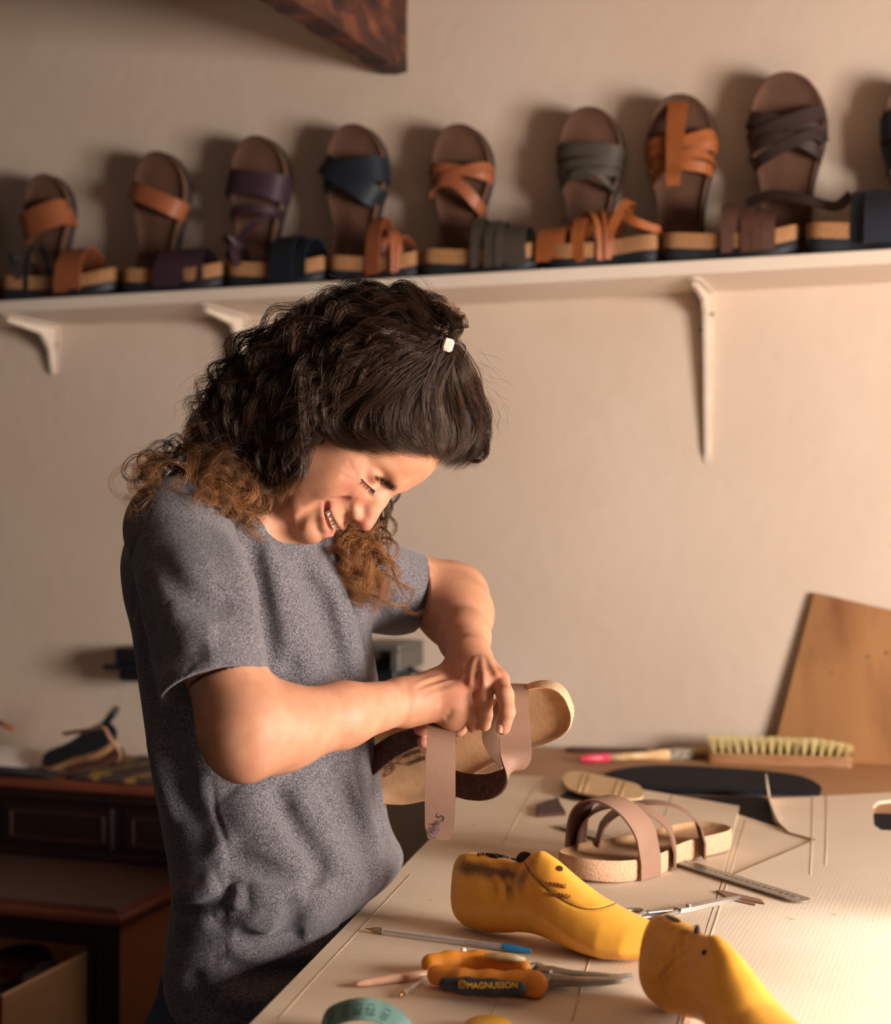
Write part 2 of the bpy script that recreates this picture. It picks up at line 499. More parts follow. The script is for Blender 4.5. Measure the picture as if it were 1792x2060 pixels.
def loft(z, cx, cy, a, b, F, op='u', k=0.01):
    """stack of ellipses: semi-axis a along the facing direction F, b across"""
    z = np.asarray(z, float); F = np.asarray(F, float)
    order = np.argsort(z); z = z[order]; cx, cy, a, b = [np.asarray(v, float)[order] for v in (cx, cy, a, b)]
    zz = np.linspace(z[0], z[-1], 200)
    def smooth(v):
        y = np.interp(zz, z, v); kern = np.hanning(17); kern /= kern.sum()
        return np.convolve(np.pad(y, 8, 'edge'), kern, 'valid')
    CXs, CYs, As, Bs = smooth(cx), smooth(cy), smooth(a), smooth(b)
    Rr = np.array([F[1], -F[0]])
    def fn(P):
        pz = np.clip(P[:, 2], z[0], z[-1])
        x = P[:, 0] - np.interp(pz, zz, CXs); y = P[:, 1] - np.interp(pz, zz, CYs)
        A = np.interp(pz, zz, As); B = np.interp(pz, zz, Bs)
        u = (x * F[0] + y * F[1]); v = (x * Rr[0] + y * Rr[1])
        k0 = np.sqrt((u / A) ** 2 + (v / B) ** 2); k1 = np.sqrt((u / A ** 2) ** 2 + (v / B ** 2) ** 2) + 1e-6
        d = k0 * (k0 - 1) / k1
        dz = np.maximum(np.maximum(z[0] - P[:, 2], P[:, 2] - z[-1]), 0)
        return np.where(dz > 0, np.sqrt(np.maximum(d, 0) ** 2 + dz ** 2) + np.minimum(d, 0) * 0, d).astype(f32)
    c = [cx.mean(), cy.mean(), (z[0] + z[-1]) / 2]
    return Prim(fn, c, (z[-1] - z[0]) / 2 + max(a.max(), b.max()), op, k)

def plane(p, n, op='i', k=0.001, c=None, r=9.0):
    """half space: keeps what lies behind the plane (n points away from what stays)"""
    p = np.asarray(p, float).astype(f32); n = np.asarray(n, float); n = (n / np.linalg.norm(n)).astype(f32)
    return Prim(lambda P: (P - p) @ n, p if c is None else c, r, op, k)

def ev(prims, P):
    P = np.asarray(P, f32); d = np.full(len(P), f32(0.08))
    for q in prims:
        e = q.fn(P)
        if q.op == 'u':
            if q.k > 0:
                h = np.maximum(q.k - np.abs(d - e), 0); d = np.minimum(d, e) - h * h * (0.25 / q.k)
            else: d = np.minimum(d, e)
        elif q.op == 's':
            e = -e
            h = np.maximum(q.k - np.abs(d - e), 0) if q.k > 0 else 0
            d = np.maximum(d, e) + (h * h * (0.25 / q.k) if q.k > 0 else 0)
        elif q.op == 'i':
            d = np.maximum(d, e)
        elif q.op == 'shell':
            d = np.maximum(d, -(d + f32(q.k)))
        elif q.op == 'd':
            d = d + e
    return d

def hit(prims, px, py, y0=0.9, y1=2.4, inset=0.0):
    """first surface point on the line of sight through (px, py)"""
    o = np.array([0, 0, CAM_Z]); dr = W(px, py, 1.0) - o; L = np.linalg.norm(dr); dr /= L
    t = y0 * L
    for _ in range(120):
        d = float(ev(prims, (o + dr * t)[None])[0])
        t += max(d * 0.7, 0.0004)
        if d < 0.0006: break
        if t > y1 * L: return None
    return o + dr * (t + inset)

def hits(prims, pts, **kw):
    out = []
    for (px, py) in pts:
        h = hit(prims, px, py, **kw)
        if h is not None: out.append(h)
    return np.array(out)

def surface(prims, vox, lo, hi, B=16):
    lo = np.asarray(lo, float); hi = np.asarray(hi, float)
    bs = B * vox
    nb = np.ceil((hi - lo) / bs).astype(int)
    g = np.stack(np.meshgrid(*[np.arange(n) for n in nb], indexing='ij'), -1).reshape(-1, 3)
    cen = lo + (g + 0.5) * bs
    half = bs * 0.87
    pc = np.array([p.c for p in prims]); pr = np.array([p.r for p in prims]); pk = np.array([p.k for p in prims])
    glob = np.array([p.op in ('i', 'shell') for p in prims])
    # coarse test, in chunks
    keep = []
    for i in range(0, len(cen), 20000):
        P = cen[i:i + 20000].astype(f32)
        # only prims near anything
        d = ev(prims, P)
        keep.append(np.abs(d) < half * 1.7 + 0.014)
    keep = np.concatenate(keep); g = g[keep]; cen = cen[keep]
    NX, NY, NZ = nb * B + 2
    offs = np.stack(np.meshgrid(*[np.arange(B + 1)] * 3, indexing='ij'), -1).reshape(-1, 3).astype(f32) * f32(vox)
    ids, pos, quads = [], [], []
    edges = [((0, 0, 0), (1, 0, 0)), ((0, 1, 0), (1, 1, 0)), ((0, 0, 1), (1, 0, 1)), ((0, 1, 1), (1, 1, 1)),
             ((0, 0, 0), (0, 1, 0)), ((1, 0, 0), (1, 1, 0)), ((0, 0, 1), (0, 1, 1)), ((1, 0, 1), (1, 1, 1)),
             ((0, 0, 0), (0, 0, 1)), ((1, 0, 0), (1, 0, 1)), ((0, 1, 0), (0, 1, 1)), ((1, 1, 0), (1, 1, 1))]
    for gi, c in zip(g, cen):
        dist = np.linalg.norm(pc - c, axis=1)
        near = glob | (dist < pr + half + pk + 0.010)
        act = [p for p, n in zip(prims, near) if n]
        if not act: continue
        base = lo + gi * bs
        D = ev(act, base.astype(f32) + offs).reshape(B + 1, B + 1, B + 1)
        neg = D < 0
        if neg.all() or not neg.any(): continue
        acc = np.zeros((B, B, B, 3), f32); cnt = np.zeros((B, B, B), f32)
        for (a, b) in edges:
            sa = tuple(slice(a[i], a[i] + B) for i in range(3)); sb = tuple(slice(b[i], b[i] + B) for i in range(3))
            da, db = D[sa], D[sb]
            m = neg[sa] != neg[sb]
            if not m.any(): continue
            t = np.where(m, da / np.where(m, da - db, 1), 0)
            for ax in range(3):
                acc[..., ax] += np.where(m, a[ax] + t * (b[ax] - a[ax]), 0)
            cnt += m
        has = cnt > 0
        idx = np.argwhere(has)
        p = (acc[has] / cnt[has][:, None] + idx) * vox + base
        gid = idx + gi * B + 1
        ids.append((gid[:, 0] * NY + gid[:, 1]) * NZ + gid[:, 2]); pos.append(p)
        for ax in range(3):
            sa = [slice(0, B)] * 3; sb = [slice(0, B)] * 3; sb[ax] = slice(1, B + 1)
            na, nb_ = neg[tuple(sa)], neg[tuple(sb)]
            m = np.argwhere(na != nb_)
            if len(m) == 0: continue
            flip = na[m[:, 0], m[:, 1], m[:, 2]]
            gm = m + gi * B + 1
            u, v = [(1, 2), (2, 0), (0, 1)][ax]
            def cid(du, dv):
                q = gm.copy(); q[:, u] += du; q[:, v] += dv
                return (q[:, 0] * NY + q[:, 1]) * NZ + q[:, 2]
            Q = np.stack([cid(-1, -1), cid(0, -1), cid(0, 0), cid(-1, 0)], 1)
            Q[~flip] = Q[~flip][:, ::-1]
            quads.append(Q)
    ids = np.concatenate(ids); pos = np.concatenate(pos); quads = np.concatenate(quads)
    order = np.argsort(ids); sid = ids[order]; pos = pos[order]
    f = np.searchsorted(sid, quads); f = np.clip(f, 0, len(sid) - 1)
    ok = (sid[f] == quads).all(1)
    return pos, f[ok]

def relax(V, F, it=2, lam=0.5):
    E = np.concatenate([F[:, [i, (i + 1) % 4]] for i in range(4)]); E = np.concatenate([E, E[:, ::-1]])
    n = len(V); deg = np.bincount(E[:, 0], minlength=n).astype(float)[:, None]; deg[deg == 0] = 1
    for _ in range(it):
        for l in (lam, -lam * 1.04):
            s = np.stack([np.bincount(E[:, 0], weights=V[E[:, 1], k], minlength=n) for k in range(3)], 1)
            V = V + l * (s / deg - V)
    return V
# ------------------------------------------------------------------ the person
PSI = math.radians(20)
F0 = np.array([0.53, 0, -0.848]); F0 /= np.linalg.norm(F0)
HU = np.array([0.848, 0, 0.53]); HU /= np.linalg.norm(HU)
YD = np.array([0, 1.0, 0])
HF = math.cos(PSI) * F0 - math.sin(PSI) * YD
HL = np.cross(HU, HF)
HM = np.stack([HF, HL, HU], 1)                    # head-local -> world
HC = W(709, 872, 1.645)
def hw(x, y, z): return HC + HM @ np.array([x, y, z], float)
def hcone(a, b, ra, rb, op='u', k=.01): return cone(hw(*a), hw(*b), ra, rb, op, k)
def hell(c, r, op='u', k=.01, rot=None): return ell(hw(*c), r, HM if rot is None else HM @ rot, op, k)
def both(f, *pts, **kw):
    """a feature and its mirror image"""
    o = []
    for s in (1, -1): o.append(f(*[(p[0], p[1] * s, p[2]) if isinstance(p, tuple) and len(p) == 3 else p for p in pts], **kw))
    return o

def hell2(c, k=.02): return hell(c, (.036, .020, .034), k=k)
head = []
head.append(hell((-.012, 0, .032), (.094, .073, .083)))
head.append(hell((.030, 0, .034), (.056, .062, .066), k=.03))             # forehead
head.append(hell((.026, 0, -.030), (.052, .056, .070), k=.02))            # face mass
head += both(hcone, (-.004, .050, -.052), (.050, .026, -.088), .017, .017, k=.022)   # jaw
head.append(hcone((.054, -.012, -.092), (.054, .012, -.092), .020, .020, k=.02))
head.append(hell((.073, 0, -.098), (.0180, .021, .0170), k=.010))         # chin
head += both(hcone, (.048, .047, -.016), (.000, .066, -.012), .015, .010, k=.02)     # cheekbone
head += both(hcone, (.066, .033, -.028), (.056, .041, -.040), .0165, .016, k=.016)   # smiling cheek
head.append(hell((.066, 0, -.063), (.024, .033, .025), k=.014))           # muzzle
head += both(hcone, (.080, .008, .013), (.060, .044, .013), .0085, .0075, k=.012)    # brow ridge
head += both(hell2, (.030, .044, -.048), k=.02)                            # cheek flesh
# eye sockets, lids
head += [hell((.087, s * .031, -.003), (.012, .017, .0105), op='s', k=.012) for s in (1, -1)]
head += [hell((.0665, s * .0315, -.004), (.0135, .0145, .0115), k=.004) for s in (1, -1)]
# nose
head.append(hcone((.0805, 0, .006), (.096, 0, -.030), .0065, .0085, k=.010))
head.append(hcone((.096, 0, -.030), (.1035, 0, -.0405), .0085, .0092, k=.008))
head += both(hcone, (.0925, .0105, -.0445), (.0865, .0145, -.0440), .0072, .0060, k=.006)
head.append(hcone((.098, 0, -.045), (.084, 0, -.051), .0052, .005, k=.006))
head += [hcone((.0965, s * .0065, -.0520), (.089, s * .0085, -.044), .0036, .0030, op='s', k=.003) for s in (1, -1)]
head += both(hcone, (.085, .011, -.016), (.076, .021, -.034), .0085, .009, k=.014)
# mouth: open smile
mouth = [(.0880, 0, -.0740), (.0860, .011, -.0735), (.0800, .021, -.0710), (.0705, .0310, -.0655)]
for s in (1, -1):
    mp = [hw(x, y * s, z) for x, y, z in mouth]
    up = [hw(x + .0005, y * s, z + .0082 - .16 * abs(y)) for x, y, z in mouth]
    lo_ = [hw(x - .0015, y * s, z - .0105 + .26 * abs(y)) for x, y, z in mouth]
    head += chain(up, [.0042, .0040, .0034, .0024], k=.005)
    head += chain(lo_, [.0052, .0050, .0040, .0026], k=.006)
for s in (1, -1):
    mp = [hw(x + .001, y * s, z - .0008) for x, y, z in mouth]
    head += chain(mp, [.0058, .0058, .0050, .0022], op='s', k=.0015)
head.append(hell((.0905, 0, -.0575), (.004, .0035, .006), op='s', k=.004))  # philtrum
# ears
for s in (1, -1):
    head.append(hell((-.012, s * .074, -.014), (.017, .006, .030), k=.006))
    head.append(hell((-.010, s * .081, -.012), (.010, .005, .020), op='s', k=.004))

# neck
NB = W(497, 1022, 1.685)                                   # base of the neck
head.append(cone(hw(-.038, 0, -.040), NB + [-.005, 0, 0], .047, .052, k=.030))
head.append(cone(hw(-.018, 0, -.050), NB + [.030, -.015, -.03], .038, .034, k=.022))
head.append(cone(hw(-.022, -.046, -.040), NB + [.062, -.052, -.035], .011, .009, k=.014))   # neck muscle

# torso under the shirt, shoulders, arms
FA = math.radians(35)
BF = np.array([math.cos(FA), -math.sin(FA)])               # facing direction on plan
BR = np.array([BF[1], -BF[0]])                             # the person's right
RSH = W(360, 1064, 1.565); LSH = W(705, 1135, 1.775)
sec = [  # row, left px, right px, depth
    (1075, 330, 640, 1.68), (1130, 300, 700, 1.70), (1200, 288, 728, 1.71), (1300, 296, 748, 1.715), (1400, 310, 762, 1.715), (1500, 322, 768, 1.705),
    (1560, 330, 768, 1.70), (1650, 346, 776, 1.69), (1700, 356, 790, 1.68), (1745, 364, 822, 1.67), (1790, 366, 790, 1.67), (1836, 358, 722, 1.66), (1920, 345, 712, 1.65),
    (2000, 350, 700, 1.64), (2060, 352, 695, 1.64)]
def torso(shrink, lastrow=2061):
    z, cx, cy, a, b = [], [], [], [], []
    for (r, l, rr, Y) in sec:
        if r > lastrow: continue
        p = W((l + rr) / 2, r, Y); h = (rr - l) / 2 / F_PX * Y
        bb = h / math.sqrt((.70 * BF[0]) ** 2 + BR[0] ** 2)
        z.append(p[2]); cx.append(p[0]); cy.append(Y); a.append(.70 * bb - shrink); b.append(bb - shrink)
    return loft(z, cx, cy, a, b, BF, k=.04)
RE = W(490, 1482, 1.445); RWR = W(806, 1412, 1.595)
LE = W(912, 1202, 1.90); LWR = W(944, 1322, 1.675)

rarm = [cone(RSH, (RSH + RE) / 2, .049, .043, k=.02), cone((RSH + RE) / 2, RE + [0, 0, .012], .043, .041, k=.02),
        cone(RE + [.004, 0, .0], RE + (RWR - RE) * .22, .0405, .0415, k=.035),
        cone(RE + (RWR - RE) * .22, RE + (RWR - RE) * .6, .0415, .034, k=.02),
        cone(RE + (RWR - RE) * .6, RWR, .034, .0245, k=.015),
        ell(W(487, 1508, 1.432), (.026, .024, .025), k=.02), ell(W(489, 1540, 1.432), (.014, .013, .011), k=.016)]
larm = [cone(LSH, LE, .043, .039, k=.03), cone(LE, LE + (LWR - LE) * .3, .038, .0375, k=.04),
        cone(LE + (LWR - LE) * .3, LE + (LWR - LE) * .7, .0375, .030, k=.04),
        cone(LE + (LWR - LE) * .7, LWR, .030, .0235, k=.015)]

# right hand: a fist closing on the strap, back of the hand up, little finger side towards the camera
def wp(l): return [W(*p) for p in l]
rh = []
r_mcp = {'i': W(898, 1356, 1.668), 'm': W(917, 1362, 1.652), 'r': W(924, 1378, 1.628), 'p': W(915, 1402, 1.603)}
for kx in r_mcp: rh.append(cone(RWR + (r_mcp[kx] - RWR) * .02, r_mcp[kx], .0195, .0130, k=.014))
rh.append(cone(W(826, 1420, 1.60), W(890, 1424, 1.60), .021, .0150, k=.014))
rh.append(cone(W(840, 1425, 1.63), W(885, 1428, 1.645), .020, .014, k=.012))
rh += chain([r_mcp['p'], W(919, 1430, 1.598), W(910, 1448, 1.604), W(894, 1448, 1.614)], [.0130, .0108, .0095, .0080], k=.014)
rh += chain([r_mcp['r'], W(934, 1428, 1.618), W(922, 1464, 1.630), W(897, 1462, 1.640)], [.0120, .0105, .0095, .0080], k=.004)
rh += chain([r_mcp['m'], W(930, 1415, 1.655), W(905, 1455, 1.662), W(866, 1462, 1.648), W(845, 1466, 1.625)], [.0120, .0105, .0100, .0088, .0078], k=.004)
rh += chain([r_mcp['i'], W(918, 1410, 1.678), W(900, 1462, 1.680), W(868, 1482, 1.655), W(851, 1492, 1.632)], [.0120, .0105, .0100, .0085, .0075], k=.004)
rh += chain([W(826, 1405, 1.625), W(862, 1452, 1.672), W(890, 1478, 1.672), W(903, 1492, 1.660)], [.016, .0135, .0108, .0090], k=.008)   # thumb
# left hand: fingers reach down over the footbed
lh = []
l_mcp = {'i': W(925, 1366, 1.640), 'm': W(946, 1376, 1.612), 'r': W(975, 1376, 1.603), 'p': W(1004, 1368, 1.612)}
for kx, rr in (('i', .0125), ('m', .0132), ('r', .0130), ('p', .0120)):
    lh.append(cone(LWR + (l_mcp[kx] - LWR) * .05, l_mcp[kx], .0180, rr, k=.014))
lh += chain([l_mcp['m'], W(948, 1408, 1.600), W(949, 1440, 1.602), W(951, 1461, 1.608)], [.0112, .0090, .0084, .0076], k=.0025)
lh += chain([l_mcp['r'], W(975, 1406, 1.592), W(976, 1438, 1.596), W(974, 1458, 1.602)], [.0112, .0090, .0084, .0076], k=.0025)
lh += chain([l_mcp['p'], W(1016, 1398, 1.582), W(1020, 1432, 1.568), W(1012, 1464, 1.575)], [.0108, .0098, .0090, .0082], k=.003)
lh += chain([l_mcp['i'], W(926, 1408, 1.622), W(925, 1442, 1.626), W(922, 1464, 1.632)], [.0112, .0092, .0084, .0076], k=.0025)
lh += chain([W(922, 1340, 1.668), W(903, 1384, 1.690), W(893, 1425, 1.690), W(892, 1455, 1.682)], [.016, .0130, .0105, .0088], k=.008)      # thumb
# ------------------------------------------------------------------ t-shirt
sh_base = [torso(0.0),
           cone(NB + [-.01, 0, -.045], RSH + [.0, 0, -.004], .062, .058, k=.05), cone(NB + [0.02, 0, -.05], LSH + [0, 0, -.01], .060, .050, k=.05),
           cone(W(410, 1012, 1.66), W(368, 1120, 1.66), .052, .060, k=.06)]
def cut_end(prims, p, n):
    pl = plane(p, n)
    return Prim(lambda P: np.maximum(ev(prims, P), pl.fn(P)), p, .25, 'u', .010)
HEM_R = W(449, 1388, 1.475); HEM_RN = np.array([.28, -.42, -.86])
HEM_L = W(838, 1190, 1.865); HEM_LN = np.array([.95, .30, -.12])
sl = [cut_end([cone(RSH + [-.002, 0, .002], W(397, 1200, 1.512), .058, .060, k=.02), cone(W(397, 1200, 1.512), W(448, 1470, 1.452), .060, .058, k=.012)], HEM_R, HEM_RN)]
sl2 = [cut_end([cone(LSH, W(800, 1185, 1.845), .056, .050, k=.03), cone(W(800, 1185, 1.845), W(900, 1205, 1.89), .050, .048, k=.01), cone(W(700, 1200, 1.80), W(790, 1215, 1.85), .045, .034, k=.03)], HEM_L, HEM_LN)]
sh_raw = sh_base + sl + sl2

def keep_in(hem, hn, c, rad=.16, side=None):
    pl = plane(hem, hn); cf = np.asarray(c, float).astype(f32)
    def fn(P):
        q = np.sqrt(np.einsum('ij,ij->i', P - cf, P - cf))
        m = (pl.fn(P) < -.003) & (q < rad) & (P[:, 2] < 1.335) & side(P)
        e = np.full(len(P), f32(-1))
        if m.any(): e[m] = ev(sh_raw, P[m]) + f32(.0075)
        return e
    return Prim(fn, c, 9, 'i', 0)
IN_SLEEVES = [keep_in(HEM_R, HEM_RN, W(390, 1200, 1.53), .18, lambda P: P[:, 0] < -.190), keep_in(HEM_L, HEM_LN, W(770, 1180, 1.83), .12, lambda P: P[:, 1] > 1.73)]
DRAFT = globals().get('DRAFT', False)
body_core = head + [torso(.020)] + [cone(NB + [0, 0, -.02], RSH, .050, .048, k=.05), cone(NB + [0, 0, -.02], LSH, .050, .044, k=.05)] + rarm + larm + rh + lh
# features drawn on the skin, found on the surface itself
def crease(prims, pts, amp, w, n=4, **kw):
    h = hits(prims, cat(np.array(pts, float), n), **kw)
    return fold(h, amp, w)
faceskin = [
    ([(706, 1006), (680, 1004), (648, 1014), (620, 1030), (601, 1052), (600, 1068)], -.0070, .0048),     # smile line round the mouth
    ([(700, 1000), (672, 997), (640, 1004), (612, 1020)], .0028, .007),
    ([(655, 1010), (650, 1022), (656, 1034)], -.0012, .003),
    ([(722, 957), (708, 942), (700, 925)], -.0008, .0020), ([(725, 962), (706, 950), (690, 938)], -.0008, .0020),
    ([(724, 968), (703, 962), (684, 956)], -.0008, .0020),
    ([(722, 975), (736, 990), (752, 1001)], -.0012, .0026),                                             # under the eye
    ([(575, 985), (572, 1020), (585, 1060)], -.0045, .006),                                             # jaw / throat
    ([(716, 1002), (704, 1016), (706, 1034)], -.0016, .0028),                                            # nostril wing
    ([(800, 962), (825, 940), (850, 926)], -.0006, .002), ([(812, 972), (838, 950), (862, 934)], -.0006, .002),
]
body = list(body_core) + IN_SLEEVES
for pts, a_, w_ in faceskin: body.append(crease(body_core, pts, a_, w_))
# tendons, knuckles and elbow
for pts, a_, w_ in [
    ([(958, 1318), (948, 1345), (947, 1368)], .0022, .0035), ([(968, 1316), (970, 1345), (974, 1370)], .0022, .0035), ([(978, 1318), (992, 1345), (1003, 1364)], .0020, .0035),
    ([(932, 1330), (930, 1350), (932, 1366)], .0018, .004), ([(958, 1350), (959, 1368)], -.0014, .004), ([(986, 1350), (988, 1372)], -.0016, .004),
    ([(940, 1372), (952, 1372)], .0025, .005), ([(967, 1374), (979, 1374)], .0025, .005),
    ([(942, 1412), (960, 1412)], .0009, .003), ([(968, 1410), (984, 1410)], .0009, .003),
    ([(830, 1382), (862, 1366), (896, 1356)], .0012, .0035), ([(838, 1392), (876, 1378), (915, 1366)], .0013, .0035), ([(850, 1402), (884, 1392), (922, 1382)], .0010, .0035),
    ([(834, 1386), (868, 1374), (900, 1364)], -.0008, .003),
    ([(893, 1446), (903, 1438), (909, 1424)], -.0016, .003), ([(818, 1372), (822, 1400), (818, 1440)], -.0012, .006),

    ]:
    c_ = crease(body_core, pts, a_, w_)
    body.append(c_)
t1 = time.time()
VB, FB = surface(body, 0.0019 if not DRAFT else .003, (-.50, 1.35, .74), (.10, 2.05, 1.64))
VB = relax(VB, FB, 1)
print('body', len(VB), '%.1f s' % (time.time() - t1))

def blob(P, c, r, soft=1.0):
    d = np.linalg.norm(P - c, axis=1) / r
    return np.clip(1 - d, 0, 1) ** soft
skin = np.tile(np.array([0.54, 0.268, 0.160]), (len(VB), 1))
def tint(col, w):
    global skin
    w = np.clip(w, 0, 1)[:, None]; skin = skin * (1 - w) + np.array(col) * w
red = (0.52, 0.170, 0.115)
tint(red, .75 * blob(VB, hw(.068, -.036, -.030), .032, .8)); tint(red, .75 * blob(VB, hw(.068, .036, -.030), .032, .8))
tint(red, .75 * blob(VB, hw(.104, 0, -.041), .020, .7))
tint((0.60, 0.25, 0.17), .5 * blob(VB, hw(.07, 0, -.092), .024, .8))
for c_ in (W(946, 1374, 1.60), W(973, 1376, 1.59), W(1004, 1368, 1.60), W(915, 1402, 1.59)):
    tint(red, .45 * blob(VB, c_, .020, .8))
for c_ in (W(1012, 1468, 1.575), W(953, 1466, 1.61), W(975, 1462, 1.61), W(851, 1492, 1.632), W(845, 1466, 1.625)):
    tint(red, .6 * blob(VB, c_, .016, .6))
def lipw(zoff, k, r):
    w = np.zeros(len(VB))
    for s in (1, -1):
        pts = np.array([hw(x + .002, y * s, z + zoff + k * abs(y)) for x, y, z in mouth])
        d2, t = polydist(VB.astype(f32), pts)
        w = np.maximum(w, np.clip(1.6 - np.sqrt(d2) / r, 0, 1))
    return w
tint((0.52, 0.17, 0.14), .8 * lipw(.0055, -.10, .0036)); tint((0.54, 0.18, 0.14), .85 * lipw(-.0085, .20, .0042))
M_SKIN = mat('skin', '#C08A6A', 0.55, noise=('#E8D8CC', 60, 5, 1.6), bump=(420, 0.10, 0.0006), attr='Col', sss=0.12, spec=0.32)
person = empty('person', W(500, 1063, 1.68) * [1, 1, 0], 'person with curly dark hair in a grey t-shirt, smiling down while threading a leather strap', 'person')
body_o = mesh_obj('body', VB, FB, M_SKIN, person, True, cols=skin)

# teeth, eyelashes, eyebrows, nails
M_TEETH = mat('tooth_enamel', '#F1EAD8', 0.3)
tb = MB()
for s in (-1, 1):
    for i in range(4):
        y = s * (.0033 + i * .0066)
        x = .0868 - .16 * abs(y) - 7.5 * y * y
        tb.box(hw(x, y, -.0712 + .12 * abs(y)), (.0045, .0069, .0088 - i * .0006), HM, .0005)
tb.build('teeth', M_TEETH, person, smooth=False, auto=50)
M_LASH = mat('lash_and_brow', '#1B110C', 0.7)
def hairs(name, base, dirf, n, L, r, parent, curl=0.3, seed=1, sp_=2.2):
    g = np.random.default_rng(seed); mb = MB()
    for i in range(n):
        t = g.random() ** .7; k = t * (len(base) - 1); a = int(min(k, len(base) - 2)); p = base[a] + (base[a + 1] - base[a]) * (k - a)
        p = p + g.normal(0, 1, 3) * r * sp_
        d, bend = dirf(t); d = d + g.normal(0, .18, 3); d /= np.linalg.norm(d)
        l = L * g.uniform(.7, 1.15)
        mb.tube([p, p + d * l * .5 + bend * l * .08, p + d * l + bend * l * curl], [r, r * .8, r * .15], 4, cap=False)
    return mb.build(name, M_LASH, parent, smooth=True)
lash_line = hits(body, cat(np.array([(727, 964), (735, 972), (745, 981), (755, 989)], float), 5), inset=-.0006)
if len(lash_line) > 2:
    mb = MB(); mb.tube(lash_line, .0006, 6); mb.build('eyelid_line', M_LASH, person, smooth=True)
    hairs('eyelashes', lash_line, lambda t: (HF * .62 - HU * .75 + (-HL) * (.45 - .5 * t), -HL * .3 - HU * .5), 60, .0058, .00020, person, seed=3)
brow = hits(body, cat(np.array([(756, 963), (768, 968), (781, 977), (791, 985)], float), 5), inset=-.0003)
if len(brow) > 2:
    hairs('eyebrow', brow, lambda t: (-HL * (.9 - .5 * t) + HU * (.35 + .4 * t) - HF * .1, -HU * .3), 300, .0080, .00016, person, seed=5, sp_=9)
lash2 = []
for y in (.020, .028, .036, .043):
    lash2.append(hw(.079 - 8 * (y - .031) ** 2 - .12 * abs(y - .026), y, -.0075))
hairs('eyelashes', np.array(lash2), lambda t: (HF * .7 - HU * .7 + HL * (.1 + .4 * t), -HU * .5), 30, .005, .0002, person, seed=4)
brow2 = [hw(.084, .018, .011), hw(.081, .024, .0125), hw(.078, .036, .0145), hw(.066, .048, .010)]
hairs('eyebrow', np.array(brow2), lambda t: (HL * (.9 - .2 * t) + HU * .2, -HU * .3), 150, .005, .00022, person, seed=6)
M_NAIL = mat('nail', '#D9A68C', 0.25, spec=.6)
def nail(c, d, n_, w=.0095, l=.0105):
    d = np.asarray(d, float); d /= np.linalg.norm(d); n_ = np.asarray(n_, float); n_ -= d * d.dot(n_); n_ /= np.linalg.norm(n_)
    s = np.cross(d, n_); V = []; F = []
    m = 6
    for i in range(m + 1):
        for j in range(m + 1):
            u = i / m * 2 - 1; v = j / m * 2 - 1
            ww = w / 2 * (1 - .12 * u * u * (u < 0)); e = math.sqrt(max(0, 1 - (abs(u) ** 3) * .35))
            V.append(c + d * u * l / 2 + s * v * ww * e + n_ * (.0006 - .0022 * v * v - .0004 * u * u))
    F = [(i * (m + 1) + j, (i + 1) * (m + 1) + j, (i + 1) * (m + 1) + j + 1, i * (m + 1) + j + 1) for i in range(m) for j in range(m)]
    o = mesh_obj('fingernail', V, F, M_NAIL, person, True)
    sm = o.modifiers.new('s', 'SOLIDIFY'); sm.thickness = .0008
_c = hit(body, 1005, 1466)
if _c is not None: nail(_c, W(1011, 1476, 1.575) - W(1018, 1448, 1.570), [-.25, -1, .1], .0085, .0095)
# ------------------------------------------------------------------ cloth folds and openings
F_SH = []
def F_(pts, amp, w, n=4):
    h = hits(sh_raw, cat(np.array(pts, float), n)); amp = math.copysign(min(abs(amp) * 1.45, 1.05 * w), amp)
    if len(h) > 3:
        y = h[:, 1]; tt = np.linspace(-1, 1, len(y)); y2 = np.polyval(np.polyfit(tt, y, 3 if len(y) > 8 else 2), tt)
        h = np.array([W(CX + F_PX * p[0] / p[1], HY - F_PX * (p[2] - CAM_Z) / p[1], yy) for p, yy in zip(h, y2)])
        F_SH.append(fold(h, amp, w))
# sleeve against the chest, diagonal drape across the chest
F_([(470, 1020), (500, 1075), (520, 1160), (536, 1250), (552, 1350)], -.024, .013)
F_([(452, 1060), (480, 1140), (500, 1220), (515, 1300)], .006, .016)
F_([(590, 1120), (640, 1210), (672, 1300), (690, 1390)], -.007, .012)
F_([(560, 1110), (590, 1200), (612, 1300), (625, 1400)], .005, .018)
F_([(640, 1110), (680, 1190), (712, 1280), (730, 1370)], .006, .013)
F_([(560, 1200), (575, 1290), (590, 1370)], -.005, .012)
F_([(690, 1150), (720, 1230), (738, 1310)], -.004, .009)
F_([(530, 1060), (560, 1110), (600, 1160)], -.004, .010)
F_([(522, 1078), (550, 1160), (568, 1250), (582, 1345)], .013, .015)
F_([(618, 1112), (668, 1210), (702, 1300), (718, 1385)], .008, .013)
F_([(598, 1575), (640, 1650), (678, 1720), (712, 1778)], .009, .014)
# sleeve wrinkles
F_([(300, 1110), (360, 1180), (420, 1215), (470, 1225)], -.004, .012)
F_([(330, 1230), (380, 1262), (440, 1270)], .004, .012); F_([(310, 1290), (360, 1320), (420, 1310)], -.004, .011)
F_([(290, 1150), (300, 1260), (330, 1350)], -.005, .012); F_([(275, 1200), (290, 1320), (320, 1430)], -.006, .012)
F_([(300, 1010), (275, 1080), (266, 1160), (270, 1260)], -.0022, .004)               # armhole seam
F_([(345, 992), (400, 992), (440, 1012)], -.0022, .004)
F_([(358, 1395), (400, 1318), (470, 1296), (532, 1318)], -.0012, .0028)
F_([(822, 1108), (824, 1150), (806, 1205)], -.0012, .0028)
F_([(534, 1052), (570, 1092), (610, 1112), (652, 1112)], -.0012, .0028)
F_([(640, 1160), (665, 1260), (678, 1360)], -.006, .011)
